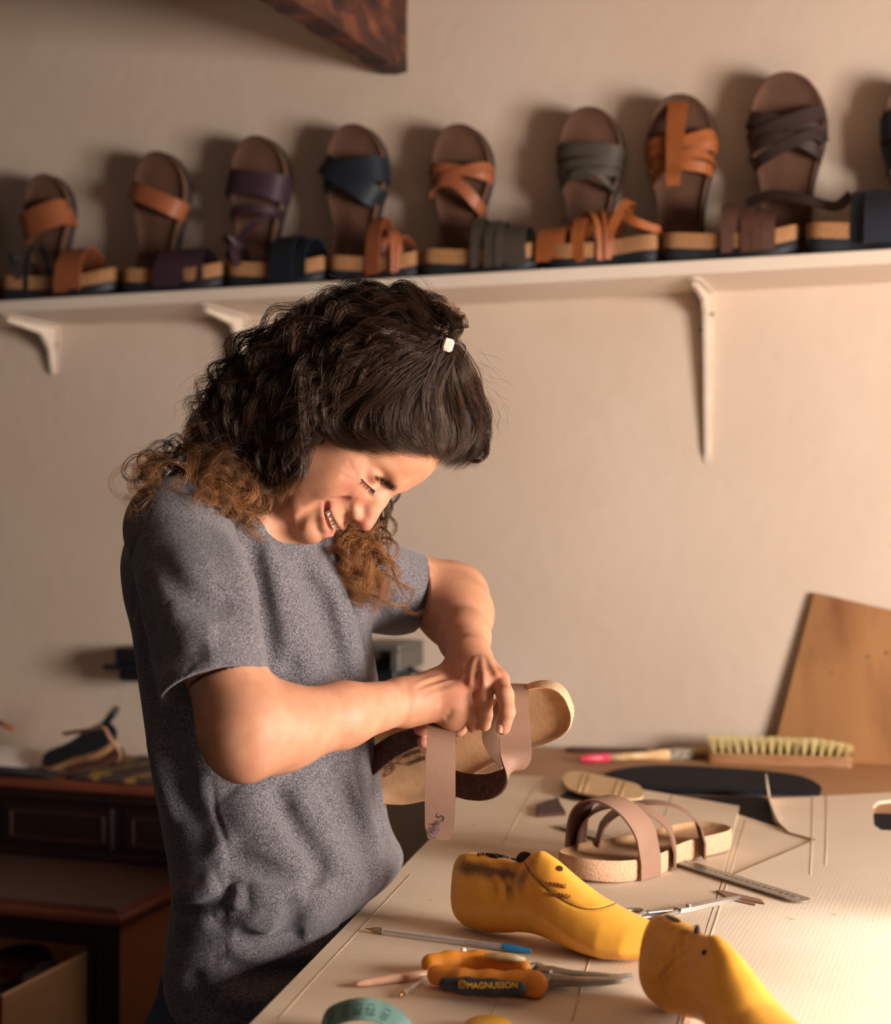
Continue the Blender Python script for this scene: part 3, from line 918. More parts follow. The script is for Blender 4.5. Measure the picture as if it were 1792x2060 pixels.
# back and side
F_([(330, 1440), (350, 1540), (400, 1640), (440, 1700)], -.008, .018); F_([(300, 1450), (320, 1560), (350, 1660)], .005, .016)
F_([(380, 1560), (420, 1660), (452, 1720)], .006, .016)
F_([(424, 1560), (436, 1640), (455, 1700), (462, 1790), (446, 1860), (430, 1950)], -.0022, .0035)   # side seam
# front below the forearm
F_([(545, 1580), (585, 1660), (625, 1720), (655, 1772)], -.013, .015)
F_([(575, 1575), (620, 1650), (655, 1710), (685, 1770)], .007, .018)
F_([(470, 1590), (530, 1660), (590, 1735), (630, 1765)], .010, .022)
F_([(450, 1725), (510, 1745), (570, 1765), (655, 1778)], -.014, .013)
F_([(500, 1795), (560, 1790), (620, 1800)], .005, .016)
F_([(680, 1560), (715, 1650), (742, 1740), (752, 1800)], -.006, .009); F_([(700, 1560), (740, 1650), (765, 1730)], .005, .010)
F_([(650, 1570), (690, 1660), (715, 1750)], .004, .014)
F_([(760, 1560), (766, 1640), (775, 1700)], -.005, .007)
# gathers at waist and hip
F_([(350, 1822), (400, 1826), (450, 1806), (484, 1768)], -.013, .009)
F_([(352, 1798), (400, 1798), (440, 1776)], .010, .013); F_([(350, 1850), (385, 1862), (430, 1850)], .006, .012)
F_([(470, 1775), (475, 1800), (470, 1830)], .006, .008)
F_([(470, 1880), (520, 1892), (580, 1888), (610, 1880)], -.008, .011); F_([(455, 1920), (520, 1925), (600, 1915), (640, 1900)], .007, .013)
F_([(575, 1790), (590, 1840), (570, 1890)], -.006, .012); F_([(500, 1830), (520, 1860), (560, 1862)], .005, .018)
F_([(450, 1950), (520, 1960), (590, 1955), (640, 1940)], -.009, .013); F_([(600, 1930), (640, 1905), (664, 1880)], .007, .012)
F_([(615, 1905), (650, 1915), (672, 1900)], -.008, .008)
F_([(440, 2000), (500, 2012), (560, 2010)], .006, .014); F_([(385, 1950), (400, 2000), (430, 2050)], -.006, .010)
F_([(620, 1820), (650, 1860), (690, 1850)], .005, .018)
# gentle unevenness of hanging cloth
_g = np.random.default_rng(11)
_ph = _g.uniform(0, 6.28, (7, 3)); _fr = _g.normal(0, 1, (7, 3)) * 22
def _wav(P):
    s = np.zeros(len(P), f32)
    for k in range(7): s += np.sin(P[:, 0] * _fr[k, 0] + _ph[k, 0] + 1.4 * np.sin(P[:, 2] * 9 + _ph[k, 1]) + P[:, 1] * _fr[k, 1] + P[:, 2] * _fr[k, 2] * .6).astype(f32)
    return s * f32(.0008)
WAV = Prim(_wav, [0, 1.7, 1.2], 9, 'd', 0); 
def clearance(e0, e1):          # the cloth stops a few millimetres short of the table's side edge below its top
    d = np.array([e1[0] - e0[0], e1[1] - e0[1], 0.0]); nrm = np.array([d[1], -d[0], 0]); nrm /= np.linalg.norm(nrm)
    if nrm[0] < 0: nrm = -nrm
    return nrm
TN = clearance(tB, tA)
TP = tA - TN * .004
def table_cut(P):
    s = (P - TP.astype(f32)) @ TN.astype(f32)
    over = (P[:, 2] - f32(TZ + .004))
    return np.where(over < 0, s, np.minimum(s, -over)).astype(f32)
shirt = sh_raw + F_SH + [WAV, Prim(table_cut, [0, 1.7, 1], 9, 'i', 0),
    cone(W(397, 1200, 1.512) + .80 * (W(448, 1470, 1.452) - W(397, 1200, 1.512)), W(397, 1200, 1.512) + 1.5 * (W(448, 1470, 1.452) - W(397, 1200, 1.512)), .0545, .0545, op='s', k=.002),
    cone(W(845, 1194, 1.868), W(940, 1213, 1.91), .043, .043, op='s', k=.002),
    cone(W(618, 1034, 1.590), NB + [.01, 0, .030], .040, .055, op='s', k=.002),
    cone(NB + [.01, 0, .03], NB + [-.02, 0, .10], .056, .09, op='s', k=.002),
    plane(W(420, 2040, 1.66), [-.30, 0, -1])]
t1 = time.time()
VS, FS = surface(shirt, 0.0023 if not DRAFT else .0035, (-.50, 1.30, .745), (.10, 2.05, 1.47))
VS = relax(VS, FS, 1)
print('shirt', len(VS), '%.1f s' % (time.time() - t1))
def mat_jersey():
    m = bpy.data.materials.new('grey_jersey'); m.use_nodes = True
    N = m.node_tree.nodes; L = m.node_tree.links; b = N['Principled BSDF']
    b.inputs['Roughness'].default_value = .95; b.inputs['Specular IOR Level'].default_value = .15; b.inputs['Sheen Weight'].default_value = .25
    b.inputs['Sheen Roughness'].default_value = .5
    tc = N.new('ShaderNodeTexCoord')
    n1 = N.new('ShaderNodeTexNoise'); n1.inputs['Scale'].default_value = 950; n1.inputs['Detail'].default_value = 2
    mp = N.new('ShaderNodeMapping'); mp.inputs['Scale'].default_value = (1, 1, .55); L.new(tc.outputs['Object'], mp.inputs[0]); L.new(mp.outputs[0], n1.inputs['Vector'])
    r = N.new('ShaderNodeMapRange'); r.inputs[1].default_value = .38; r.inputs[2].default_value = .66; L.new(n1.outputs['Fac'], r.inputs[0])
    mx = N.new('ShaderNodeMix'); mx.data_type = 'RGBA'; mx.inputs[6].default_value = lin('#3A373B'); mx.inputs[7].default_value = lin('#7F797B')
    L.new(r.outputs[0], mx.inputs['Factor']); L.new(mx.outputs[2], b.inputs['Base Color'])
    n2 = N.new('ShaderNodeTexNoise'); n2.inputs['Scale'].default_value = 45; n2.inputs['Detail'].default_value = 6; L.new(tc.outputs['Object'], n2.inputs['Vector'])
    b1 = N.new('ShaderNodeBump'); b1.inputs['Strength'].default_value = .35; b1.inputs['Distance'].default_value = .004; L.new(n2.outputs['Fac'], b1.inputs['Height'])
    b2 = N.new('ShaderNodeBump'); b2.inputs['Strength'].default_value = .4; b2.inputs['Distance'].default_value = .0008; L.new(n1.outputs['Fac'], b2.inputs['Height'])
    L.new(b1.outputs['Normal'], b2.inputs['Normal']); L.new(b2.outputs['Normal'], b.inputs['Normal'])
    return m
M_JERSEY = mat_jersey()
shirt_o = mesh_obj('t_shirt', VS, FS, M_JERSEY, person, True)
shirt_o['label'] = 'charcoal grey marl t-shirt with short sleeves'

# jeans and shoes
M_DENIM = mat('denim', '#22293A', 0.9, noise=('#39435A', 300, 3, 1.5), bump=(60, .5, .003))
zs = [CAM_Z - (r - HY) / F_PX * 1.65 for r in (1960, 2060)]
hipc = np.array([W(505, 2000, 1.66)[0], 1.66])
Fq = BF
jeans = [loft([.88, .80, .72, .66], [hipc[0], hipc[0], hipc[0], hipc[0]], [hipc[1]] * 4, [.080, .092, .098, .09], [.112, .130, .138, .13], BF, k=.04)]
for s in (1, -1):
    hp = np.array([hipc[0], hipc[1], .74]) + np.r_[BR, 0] * s * .085
    kn = np.array([hipc[0] - .01, hipc[1], .44]) + np.r_[BR, 0] * s * .095
    an = np.array([hipc[0] - .05, hipc[1], .06]) + np.r_[BR, 0] * s * .10
    jeans += [cone(hp, kn, .085, .062, k=.03), cone(kn, an, .062, .052, k=.03)]
jeans += [Prim(lambda P: np.where(P[:, 2] < f32(TZ + .01), (P - (TP - TN * .004).astype(f32)) @ TN.astype(f32), f32(-1)).astype(f32), [0, 1.7, 1], 9, 'i', 0),
          plane([0, 0, .86], [0, 0, 1]), plane([0, 0, .05], [0, 0, -1])]
VJ, FJ = surface(jeans, .005, (-.55, 1.3, .03), (.05, 2.05, .9))
mesh_obj('jeans', relax(VJ, FJ, 2), FJ, M_DENIM, person, True)
M_SHOE = mat('shoe_leather', '#3A2A22', .6)
for s in (1, -1):
    an = np.array([hipc[0] - .05, hipc[1], 0]) + np.r_[BR, 0] * s * .10
    f3 = np.r_[BF, 0]
    sp = [cone(an + [0, 0, .035] - f3 * .02, an + f3 * .15 + [0, 0, .03], .036, .038, k=.02), cone(an + [0, 0, .03], an + [0, 0, .09], .036, .040, k=.02), plane([0, 0, .001], [0, 0, -1])]
    VQ, FQ = surface(sp, .006, an - .2, an + .25); mesh_obj('shoe', VQ, FQ, M_SHOE, person, True)
# ------------------------------------------------------------------ hair: a dark underlayer and several thousand wavy strands in locks
GR = np.random.default_rng(21)
env_h = [ell(W(770, 770, 1.66), (.122, .105, .100)), ell(W(640, 800, 1.67), (.105, .100, .105), k=.03), ell(W(525, 880, 1.67), (.080, .085, .070), k=.03),
         ell(W(440, 940, 1.66), (.050, .07, .045), k=.03)]
env_b = head + sh_raw
def env(P): return np.minimum(ev(env_h, P), ev(env_b, P) - f32(.012))
def env_Y(px, py):
    o = np.array([0, 0, CAM_Z]); dr = W(px, py, 1.0) - o; L = np.linalg.norm(dr); dr /= L
    t = 1.25 * L; best = (9, t)
    for _ in range(90):
        d = float(env((o + dr * t)[None].astype(f32))[0])
        if d < best[0]: best = (d, t)
        if d < .001: return t / L
        t += max(d * .8, .002)
        if t > 1.85 * L: break
    return best[1] / L
def guide(pts):
    """pixel track laid on the hair envelope; an optional third value fixes the depth instead"""
    out = []
    for p in pts:
        if len(p) == 2: out.append(W(p[0], p[1], env_Y(*p)))
        else: out.append(W(*p))
    return resample(cat(np.array(out), 10), 40)
def resample(P, n):
    s = np.r_[0, np.cumsum(np.linalg.norm(np.diff(P, axis=0), axis=1))]
    t = np.linspace(0, s[-1], n)
    return np.stack([np.interp(t, s, P[:, k]) for k in range(3)], 1)

HV, HFc, HC_ = [], [], []; HN = [0]
def emit(S3, rad, cols):
    """S3: (m, n, 3) strands -> three-sided tubes"""
    m, n, _ = S3.shape
    T = np.gradient(S3, axis=1); T /= np.linalg.norm(T, axis=2)[..., None] + 1e-9
    ref = np.array([0.21, .93, .3]); a = np.cross(T, ref); a /= np.linalg.norm(a, axis=2)[..., None] + 1e-9
    b = np.cross(T, a)
    tap = np.interp(np.linspace(0, 1, n), [0, .1, .7, 1], [.8, 1, .85, .15])[None, :, None] * rad
    V = np.stack([S3 + tap * (math.cos(q) * a + math.sin(q) * b) for q in (0, 2.094, 4.189)], 2)      # m n 3 3
    idx = (np.arange(m)[:, None] * n + np.arange(n - 1)[None]).ravel() * 3
    F = np.concatenate([np.stack([idx + j, idx + (j + 1) % 3, idx + 3 + (j + 1) % 3, idx + 3 + j], 1) for j in range(3)])
    HV.append(V.reshape(-1, 3)); HFc.append(F + HN[0]); HN[0] += m * n * 3
    HC_.append(np.repeat(cols.reshape(-1, 3), 3, axis=0))
DARK = np.array([0.016, 0.0085, 0.0062]); MID = np.array([0.085, 0.036, 0.018]); TIP = np.array([0.27, 0.112, 0.038])
def lock(P, ns, amp, lam, spread, tip, rad=.00022, tighten=.35, rootamp=.25):
    n = len(P)
    s = np.r_[0, np.cumsum(np.linalg.norm(np.diff(P, axis=0), axis=1))]; Lg = s[-1]; t = s / Lg
    T = np.gradient(P, axis=0); T /= np.linalg.norm(T, axis=1)[:, None]
    a = np.cross(T, [0.1, 1, .1]); a /= np.linalg.norm(a, axis=1)[:, None]; b = np.cross(T, a)
    ph0 = GR.uniform(0, 6.28); hand = GR.choice([-1, 1])
    S3 = np.zeros((ns, n, 3))
    ph = ph0 + GR.normal(0, .16, ns); A = amp * GR.uniform(.75, 1.25, ns); lm = lam * GR.normal(1, .015, ns)
    r0 = np.sqrt(GR.random(ns)) * spread; th = GR.uniform(0, 6.28, ns)
    env_a = (rootamp + (1 - rootamp) * np.clip(t * 1.6, 0, 1))[None]
    w = 2 * np.pi * s[None] / lm[:, None] * hand + ph[:, None]
    oa = A[:, None] * env_a * np.cos(w) + (r0 * np.cos(th))[:, None] * (1 - tighten * t)[None]
    ob = A[:, None] * env_a * np.sin(w) * .75 + (r0 * np.sin(th))[:, None] * (1 - tighten * t)[None]
    S3 = P[None] + oa[..., None] * a[None] + ob[..., None] * b[None]
    jit = np.cumsum(GR.normal(0, .00022, (ns, n, 3)), axis=1); S3 += jit * t[None, :, None]
    v = GR.uniform(.6, 1.5, (ns, 1, 1)); warm = np.clip(GR.normal(.14, .25, (ns, 1, 1)), 0, 1)
    base = DARK * (1 - warm) + MID * warm
    k = np.clip((t[None, :, None] - (1 - tip)) / .45, 0, 1) * (tip > 0)
    cols = (base * (1 - k) + TIP * GR.uniform(.5, 1.25, (ns, 1, 1)) * k) * v
    emit(S3, rad, cols)
def fam(gs, nlocks, ns, amp, lam, spread, tip, inward=.018, lat=.008, cut=(0.0, 1.0), **kw):
    G = [guide(g) for g in gs]
    for i in range(nlocks):
        u = GR.random() * (len(G) - 1); k = min(int(u), len(G) - 2) if len(G) > 1 else 0
        P = G[k] if len(G) == 1 else G[k] * (1 - (u - k)) + G[k + 1] * (u - k)
        c0 = GR.uniform(0, cut[0]); c1 = GR.uniform(cut[1], 1.0)
        P = resample(P[int(c0 * 39):max(int(c1 * 39) + 1, int(c0 * 39) + 6)], 42)
        off = GR.normal(0, lat, 3) * [1, .3, 1]; P = P + off; P[:, 1] += abs(GR.normal(0, inward))
        lock(P, ns, amp * GR.uniform(.7, 1.3), lam * GR.uniform(.8, 1.25), spread * GR.uniform(.6, 1.3), tip, **kw)
q = 1.0 if not DRAFT else .4
# front section combed over the brow and pinned at the clip
fam([[(905, 690), (948, 745), (976, 820), (980, 880), (955, 925)], [(903, 695), (930, 770), (952, 850), (940, 905), (905, 928)],
     [(898, 700), (900, 780), (915, 860), (905, 905), (885, 922)], [(892, 700), (865, 775), (862, 850), (870, 895), (878, 915)],
     [(888, 700), (815, 780), (790, 850), (815, 885), (850, 900)], [(882, 695), (770, 780), (715, 850), (745, 885), (800, 898)],
     [(875, 690), (740, 765), (660, 825), (672, 870), (730, 895)]], int(120 * q), 34, .0022, .075, .0085, .0, inward=.012, lat=.004)
fam([[(930, 905), (958, 930), (982, 915), (978, 880), (962, 862)], [(930, 915), (950, 932), (972, 925), (978, 905), (975, 890)]], 3, 16, .001, .08, .002, .25, inward=.003, lat=.002)
# crown swept to the back of the head
fam([[(900, 650), (850, 605), (780, 590), (700, 592), (620, 630), (560, 680)], [(895, 680), (800, 620), (700, 620), (600, 670), (520, 730), (455, 780)],
     [(890, 690), (780, 660), (680, 690), (590, 760), (510, 830), (430, 880)], [(885, 695), (760, 700), (670, 760), (600, 840), (540, 910), (470, 950)],
     [(880, 700), (750, 750), (660, 815), (610, 880), (575, 940), (540, 985)]], int(300 * q), 24, .0085, .058, .0052, .12, inward=.016, lat=.006, cut=(.35, .7))
# back of the head, falling curls
fam([[(640, 615), (560, 655), (490, 715), (440, 790), (400, 850), (385, 905)], [(660, 660), (570, 710), (490, 790), (430, 860), (400, 930), (420, 985)],
     [(680, 720), (600, 790), (520, 860), (460, 920), (430, 975), (450, 1010)], [(690, 770), (620, 840), (560, 910), (510, 970), (490, 1010), (505, 1050)],
     [(660, 830), (615, 880), (580, 930), (545, 975), (520, 1020), (516, 1060)]], int(250 * q), 22, .0105, .050, .0048, .32, inward=.016, lat=.008, cut=(.3, .8))
fam([[(640, 850), (608, 890), (588, 935), (568, 975), (540, 1000)], [(640, 862), (618, 895), (604, 935), (585, 985)]], int(22 * q), 22, .004, .05, .005, .35, inward=.004, lat=.004)
# loose ends over the shoulder and behind the back
fam([[(470, 850), (410, 890), (340, 905), (285, 930), (275, 985), (300, 1000)], [(450, 880), (390, 915), (330, 930), (290, 965), (272, 1008), (266, 1000)],
     [(480, 900), (420, 940), (360, 950), (320, 975), (335, 1005)]], int(15 * q), 13, .013, .060, .0025, .6, inward=.010, lat=.009, tighten=.6)
fam([[(520, 930), (470, 960), (430, 970), (410, 1000), (380, 1005)], [(540, 950), (490, 985), (460, 1000), (430, 985), (420, 960)],
     [(560, 950), (520, 1000), (505, 1040), (512, 1075), (520, 1090)]], int(40 * q), 15, .0105, .042, .0035, .7, inward=.006, lat=.008, tighten=.5)
# the far side hanging below the face, in front of the chest and the far sleeve
def fy(px, py, d=.012): return (px, py, env_Y(px, py) - d)
fam([[(690, 930, 1.765), (672, 1010, 1.78), (668, 1062, 1.74), fy(690, 1120), fy(715, 1170), fy(733, 1212)], [(740, 960, 1.765), (715, 1030, 1.77), (720, 1090, 1.72), fy(745, 1150), fy(765, 1200)],
     [(772, 985, 1.755), (768, 1040, 1.76), (758, 1090, 1.73), fy(742, 1140), fy(745, 1190)]], int(64 * q), 18, .0105, .050, .0035, .9, inward=.004, lat=.009, tighten=.55)
fam([[(775, 1000, 1.755), (778, 1060, 1.75), (772, 1110, 1.74), fy(800, 1160), fy(822, 1195), fy(815, 1232)]], 3, 12, .005, .07, .002, .9, inward=.002, lat=.003, tighten=.6)
fam([[fy(740, 1185), fy(790, 1205), fy(830, 1222), fy(858, 1222)]], 2, 9, .003, .05, .002, 1.0, inward=.001, lat=.003)
# tuft above the clip
fam([[(885, 690), (900, 650), (885, 618), (865, 602)], [(890, 690), (912, 660), (905, 628), (890, 612)], [(893, 688), (925, 668), (918, 645), (905, 640)]], int(14 * q), 14, .004, .03, .003, .5, inward=.004, lat=.004)
# fly-away single hairs
for i in range(int(340 * q)):
    gsel = [[(900, 640), (800, 590), (700, 590), (600, 640), (520, 700)], [(640, 630), (540, 680), (460, 740), (400, 830), (380, 900)], [(920, 700), (970, 790), (985, 880), (960, 925)],
            [(500, 900), (420, 940), (340, 930), (290, 960)], [(700, 860), (760, 885), (820, 893), (870, 905)], [(760, 700), (680, 780), (600, 860), (560, 930)]]
    if i == 0: FG = [guide(g) for g in gsel]
    P = FG[GR.choice(len(FG), p=[.24, .24, .14, .16, .06, .16])]
    a0 = GR.integers(0, 26); P = resample(P[a0:a0 + GR.integers(8, 14)], 22)
    P = P + GR.normal(0, .008, 3) * [1, .6, 1] + np.array([0, 0, .006])
    out_ = P - W(700, 850, 1.67); out_ /= np.linalg.norm(out_, axis=1)[:, None] + 1e-9
    lift = np.linspace(0, 1, 22)[:, None] ** 1.5 * abs(GR.normal(.008, .012))
    P = P + out_ * lift
    lock(P, 1, .0035, GR.uniform(.03, .09), .0006, .3 * GR.random(), rad=.00014)
def mat_hair():
    m = bpy.data.materials.new('curly_hair'); m.use_nodes = True
    N = m.node_tree.nodes; L = m.node_tree.links; b = N['Principled BSDF']
    a = N.new('ShaderNodeAttribute'); a.attribute_name = 'Col'; L.new(a.outputs['Color'], b.inputs['Base Color'])
    b.inputs['Roughness'].default_value = .34; b.inputs['Specular IOR Level'].default_value = .5
    b.inputs['Specular Tint'].default_value = (1, .78, .6, 1)
    return m
M_HAIR = mat_hair()
hv = np.concatenate(HV); hf = np.concatenate(HFc); hc = np.concatenate(HC_)
print('hair verts', len(hv))
hair_o = mesh_obj('hair', hv, hf, M_HAIR, person, True, cols=hc)
hair_o['label'] = 'long curly dark brown hair with auburn ends, pinned up at the front'
# underlayer
M_HAIRBASE = mat('hair_underlayer', '#120B08', .8)
pn = HM @ np.array([.80, 0, -.60])
cap = [Prim(lambda P: np.maximum(ev([hell((-.018, 0, .040), (.108, .086, .094))], P), plane(hw(.062, 0, .060), pn).fn(P)), hw(0, 0, .04), .13, 'u', .01),
       ell(W(610, 785, 1.69), (.070, .080, .075), k=.03), ell(W(540, 840, 1.69), (.062, .07, .060), k=.03), ell(W(470, 915, 1.69), (.045, .06, .045), k=.03),
       ell(W(920, 820, 1.665), (.024, .050, .045), k=.02), ell(W(900, 760, 1.665), (.03, .05, .04), k=.02)]
VC, FC = surface(cap, .005, hw(0, 0, 0) - .32, hw(0, 0, 0) + .25)
mesh_obj('hair_underlayer', VC, FC, M_HAIRBASE, hair_o, True)
# hair clip
M_CLIP = mat('hair_clip_plastic', '#E9DDC4', .3)
cp = W(901, 694, env_Y(901, 694) - .012)
ck = empty('hair_clip', cp, 'small cream plastic claw clip pinning up the front of the hair', 'hair clip')
mb = MB(); mb.box(cp, (.0125, .006, .0145), np.array(Matrix.Rotation(.3, 3, 'Y')), .0025); mb.build('clip_body', M_CLIP, ck, auto=40)
mb = MB(); mb.tube(cat([cp + [.006, 0, .002], cp + [.016, .004, .002], cp + [.020, .006, -.004], cp + [.017, .008, -.014]], 5), .0011, 6)
mb.tube(cat([cp + [-.004, .002, -.006], cp + [-.006, .006, -.012], cp + [-.003, .012, -.018]], 5), .0011, 6); mb.build('clip_teeth', mat('clip_wire', '#3A2416', .4), ck, smooth=True)
# ------------------------------------------------------------------ sandals
M_CORK = mat('cork', '#A87A4F', 0.85, noise=('#7C5230', 420, 3, 2.4), bump=(300, .6, .001))
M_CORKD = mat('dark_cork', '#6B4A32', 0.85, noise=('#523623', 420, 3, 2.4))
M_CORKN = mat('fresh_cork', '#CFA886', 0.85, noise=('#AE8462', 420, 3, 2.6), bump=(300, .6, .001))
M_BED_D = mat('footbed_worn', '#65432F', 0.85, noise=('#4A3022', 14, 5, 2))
M_BED = mat('footbed_suede', '#C79E75', 0.9, noise=('#B2855C', 60, 6, 2), bump=(260, .4, .0008), c3=('#A67C57', 9, .5, .8))
M_SOLE = mat('rubber_outsole', '#161B24', 0.6, noise=('#0E1118', 30, 3, 2))
M_TAN = mat('tan_leather', '#A05C38', 0.55, noise=('#86492A', 18, 4, 2), bump=(200, .2, .0006))
M_ORANGE = mat('orange_leather', '#A65C2E', 0.5, noise=('#864A22', 18, 4, 2), bump=(200, .2, .0006))
M_NAVY = mat('navy_leather', '#141D2A', 0.6, noise=('#0C131C', 18, 4, 2), bump=(200, .2, .0006))
M_PURPLE = mat('plum_leather', '#3E2530', 0.6, noise=('#2B1922', 18, 4, 2))
M_OLIVE = mat('olive_leather', '#4B4238', 0.6, noise=('#383128', 18, 4, 2), bump=(200, .2, .0006))
M_BROWN = mat('brown_leather', '#5B382B', 0.6, noise=('#43281F', 18, 4, 2), bump=(200, .2, .0006))
M_DBROWN = mat('dark_brown_leather', '#35221D', 0.6, noise=('#271814', 18, 4, 2))
M_TAUPE = mat('taupe_leather', '#8F6D59', 0.62, noise=('#7C5C4A', 9, 6, 1.8), bump=(240, .25, .0006), c3=('#9C7A66', 5, .5, .8), spec=.3)
M_SUEDE = mat('raw_suede_side', '#6B483B', 0.95, noise=('#432A21', 180, 4, 1.8), bump=(220, .8, .0012))
M_LACE = mat('black_lace', '#12141A', 0.7)
LAT = np.array([(0, 0), (.055, .008), (.105, .045), (.128, .12), (.130, .25), (.135, .38), (.155, .50), (.185, .62), (.196, .72), (.180, .84), (.130, .94), (.06, .99)])
MED = np.array([(-.02, 1.0), (-.09, .97), (-.145, .90), (-.172, .80), (-.175, .70), (-.155, .58), (-.120, .45), (-.108, .33), (-.120, .20), (-.122, .10), (-.095, .035), (-.05, .005)])
FOOT = cat(np.concatenate([LAT, MED]), 5, closed=True)
def edge_x(t, side):
    P = LAT if side > 0 else MED[::-1]
    return np.interp(t, P[:, 1], P[:, 0])
def sole_parts(root, L, side=1, wide=1.0, cork=M_CORK, bed=M_BED_D, outsole=True, t_sole=.012, t_cork=.017, spring=.10, rim=.006, foot_label=None):
    P = FOOT.copy(); P[:, 0] *= side * wide; 
    if side < 0: P = P[::-1]
    P = P * L; n = len(P); cen = np.array([0, .5 * L])
    lift = lambda y: spring * L * np.clip((y / L - .72) / .28, 0, 1) ** 2 * .6 + (.012 if outsole else 0.004) * (1 - np.clip(y / L / .6, 0, 1))
    def ring(s, z):
        Q = P.copy(); Q[:, 0] = (Q[:, 0] - cen[0]) * s[0]; Q[:, 1] = (Q[:, 1] - cen[1]) * s[1] + cen[1]
        return np.c_[Q, z + lift(Q[:, 1])]
    def stack(rings, capb=True, capt=True):
        V = np.concatenate(rings); F = []
        for i in range(len(rings) - 1):
            F += [(i * n + j, i * n + (j + 1) % n, (i + 1) * n + (j + 1) % n, (i + 1) * n + j) for j in range(n)]
        if capb: F.append(tuple(range(n))[::-1])
        if capt: F.append(tuple((len(rings) - 1) * n + j for j in range(n)))
        return V, F
    def child(name, V, F, m, auto=40):
        o = mesh_obj(name, V, F, m, None, True, auto=auto); o.parent = root; return o
    z0 = 0
    if outsole:
        rr = ring((1.03, 1.012), 0.0); rr[:, 2] = np.maximum(rr[:, 2] - .010 * (rr[:, 1] < L * .55), 0)
        child('outsole', *stack([rr, ring((1.05, 1.016), .003), ring((1.05, 1.016), t_sole - .002), ring((1.02, 1.008), t_sole)]), M_SOLE); z0 = t_sole
    zt = z0 + t_cork
    child('midsole', *stack([ring((.97, .985), z0), ring((1.0, 1.0), z0 + .004), ring((1.01, 1.002), zt + rim * .6), ring((.985, .992), zt + rim)], capt=False), cork)
    rs = [ring((.985, .992), zt + rim), ring((.955, .978), zt + rim * .95), ring((.90, .955), zt + rim * .35), ring((.80, .92), zt + .0), ring((.6, .8), zt - .001), ring((.3, .5), zt - .0005), ring((.06, .1), zt + .0005)]
    b = child('footbed', *stack(rs, capb=False), bed, auto=80)
    return zt + rim, lift, b
def strap_path(L, zt, side, wide, ta, tb, h, p=2.4, lift=None, z_end=.012, n=26, twist=0.0, skew=0.0):
    """strap from the medial edge at ta over the foot to the lateral edge at tb"""
    a = np.array([edge_x(ta, -1) * side * wide * L * 1.04, ta * L]); b = np.array([edge_x(tb, 1) * side * wide * L * 1.04, tb * L])
    u = np.linspace(-1, 1, n)
    xy = a + (b - a) * ((u + 1) / 2)[:, None]
    xy[:, 1] += skew * L * (1 - u ** 2)
    z = zt + h * np.maximum(1 - np.abs(u) ** p, 0) ** (1 / p)
    pts = np.c_[xy, z + lift(xy[:, 1])]
    e0 = np.array([a[0], a[1], z_end + lift(a[1])]); e1 = np.array([b[0], b[1], z_end + lift(b[1])])
    m0 = (e0 + pts[0]) / 2; m1 = (e1 + pts[-1]) / 2
    pts = np.concatenate([[e0, m0], pts, [m1, e1]])
    d = b - a; w = np.array([-d[1], d[0], 0]); w /= np.linalg.norm(w)
    wd = np.tile(w, (len(pts), 1))
    return pts, wd
INNER = (6, 7, 8, 9)
def straps(root, L, side, wide, zt, lift, specs):
    for sp in specs:
        sp = dict(sp); m = sp.pop('m'); w = sp.pop('w'); nm = sp.pop('name', 'strap'); we = sp.pop('we', 1.0)
        pts, wd = strap_path(L, zt, side, wide, sp.pop('a'), sp.pop('b'), sp.pop('h'), lift=lift, **sp)
        u = np.linspace(-1, 1, len(pts)); ww = w * (1 + (we - 1) * np.abs(u) ** 1.5)
        V, F = ribbon(pts, wd, ww, .0026)
        bm_ = [m, M_SUEDE] if m is M_TAUPE else [m]; ix = [(1 if (m is M_TAUPE and j in INNER) else 0) for i in range(len(pts) - 1) for j in range(10)] + [0, 0]
        o = mesh_obj(nm, V, F, bm_, None, True, auto=50, matidx=ix); o.parent = root
def free_strap(root, pts, wdir, w, m, name='ankle_strap', n=6):
    P = cat(np.array(pts, float), n); D = cat(np.array(wdir, float), n) if np.ndim(wdir) == 2 else wdir
    V, F = ribbon(P, D, w, .0026); o = mesh_obj(name, V, F, m, None, True, auto=50); o.parent = root; return o
def place(o, loc, y, z):
    """local y (heel to toe) and local z (up out of the footbed) given in world directions"""
    y = Vector(y).normalized(); z = Vector(z); z = (z - y * z.dot(y)).normalized(); x = y.cross(z)
    M = Matrix((x, y, z)).transposed().to_4x4(); M.translation = Vector(loc)
    o.matrix_basis = M
STR = lambda m, a, b, h=.035, w=.03, **k: dict(m=m, a=a, b=b, h=h, w=w, **k)
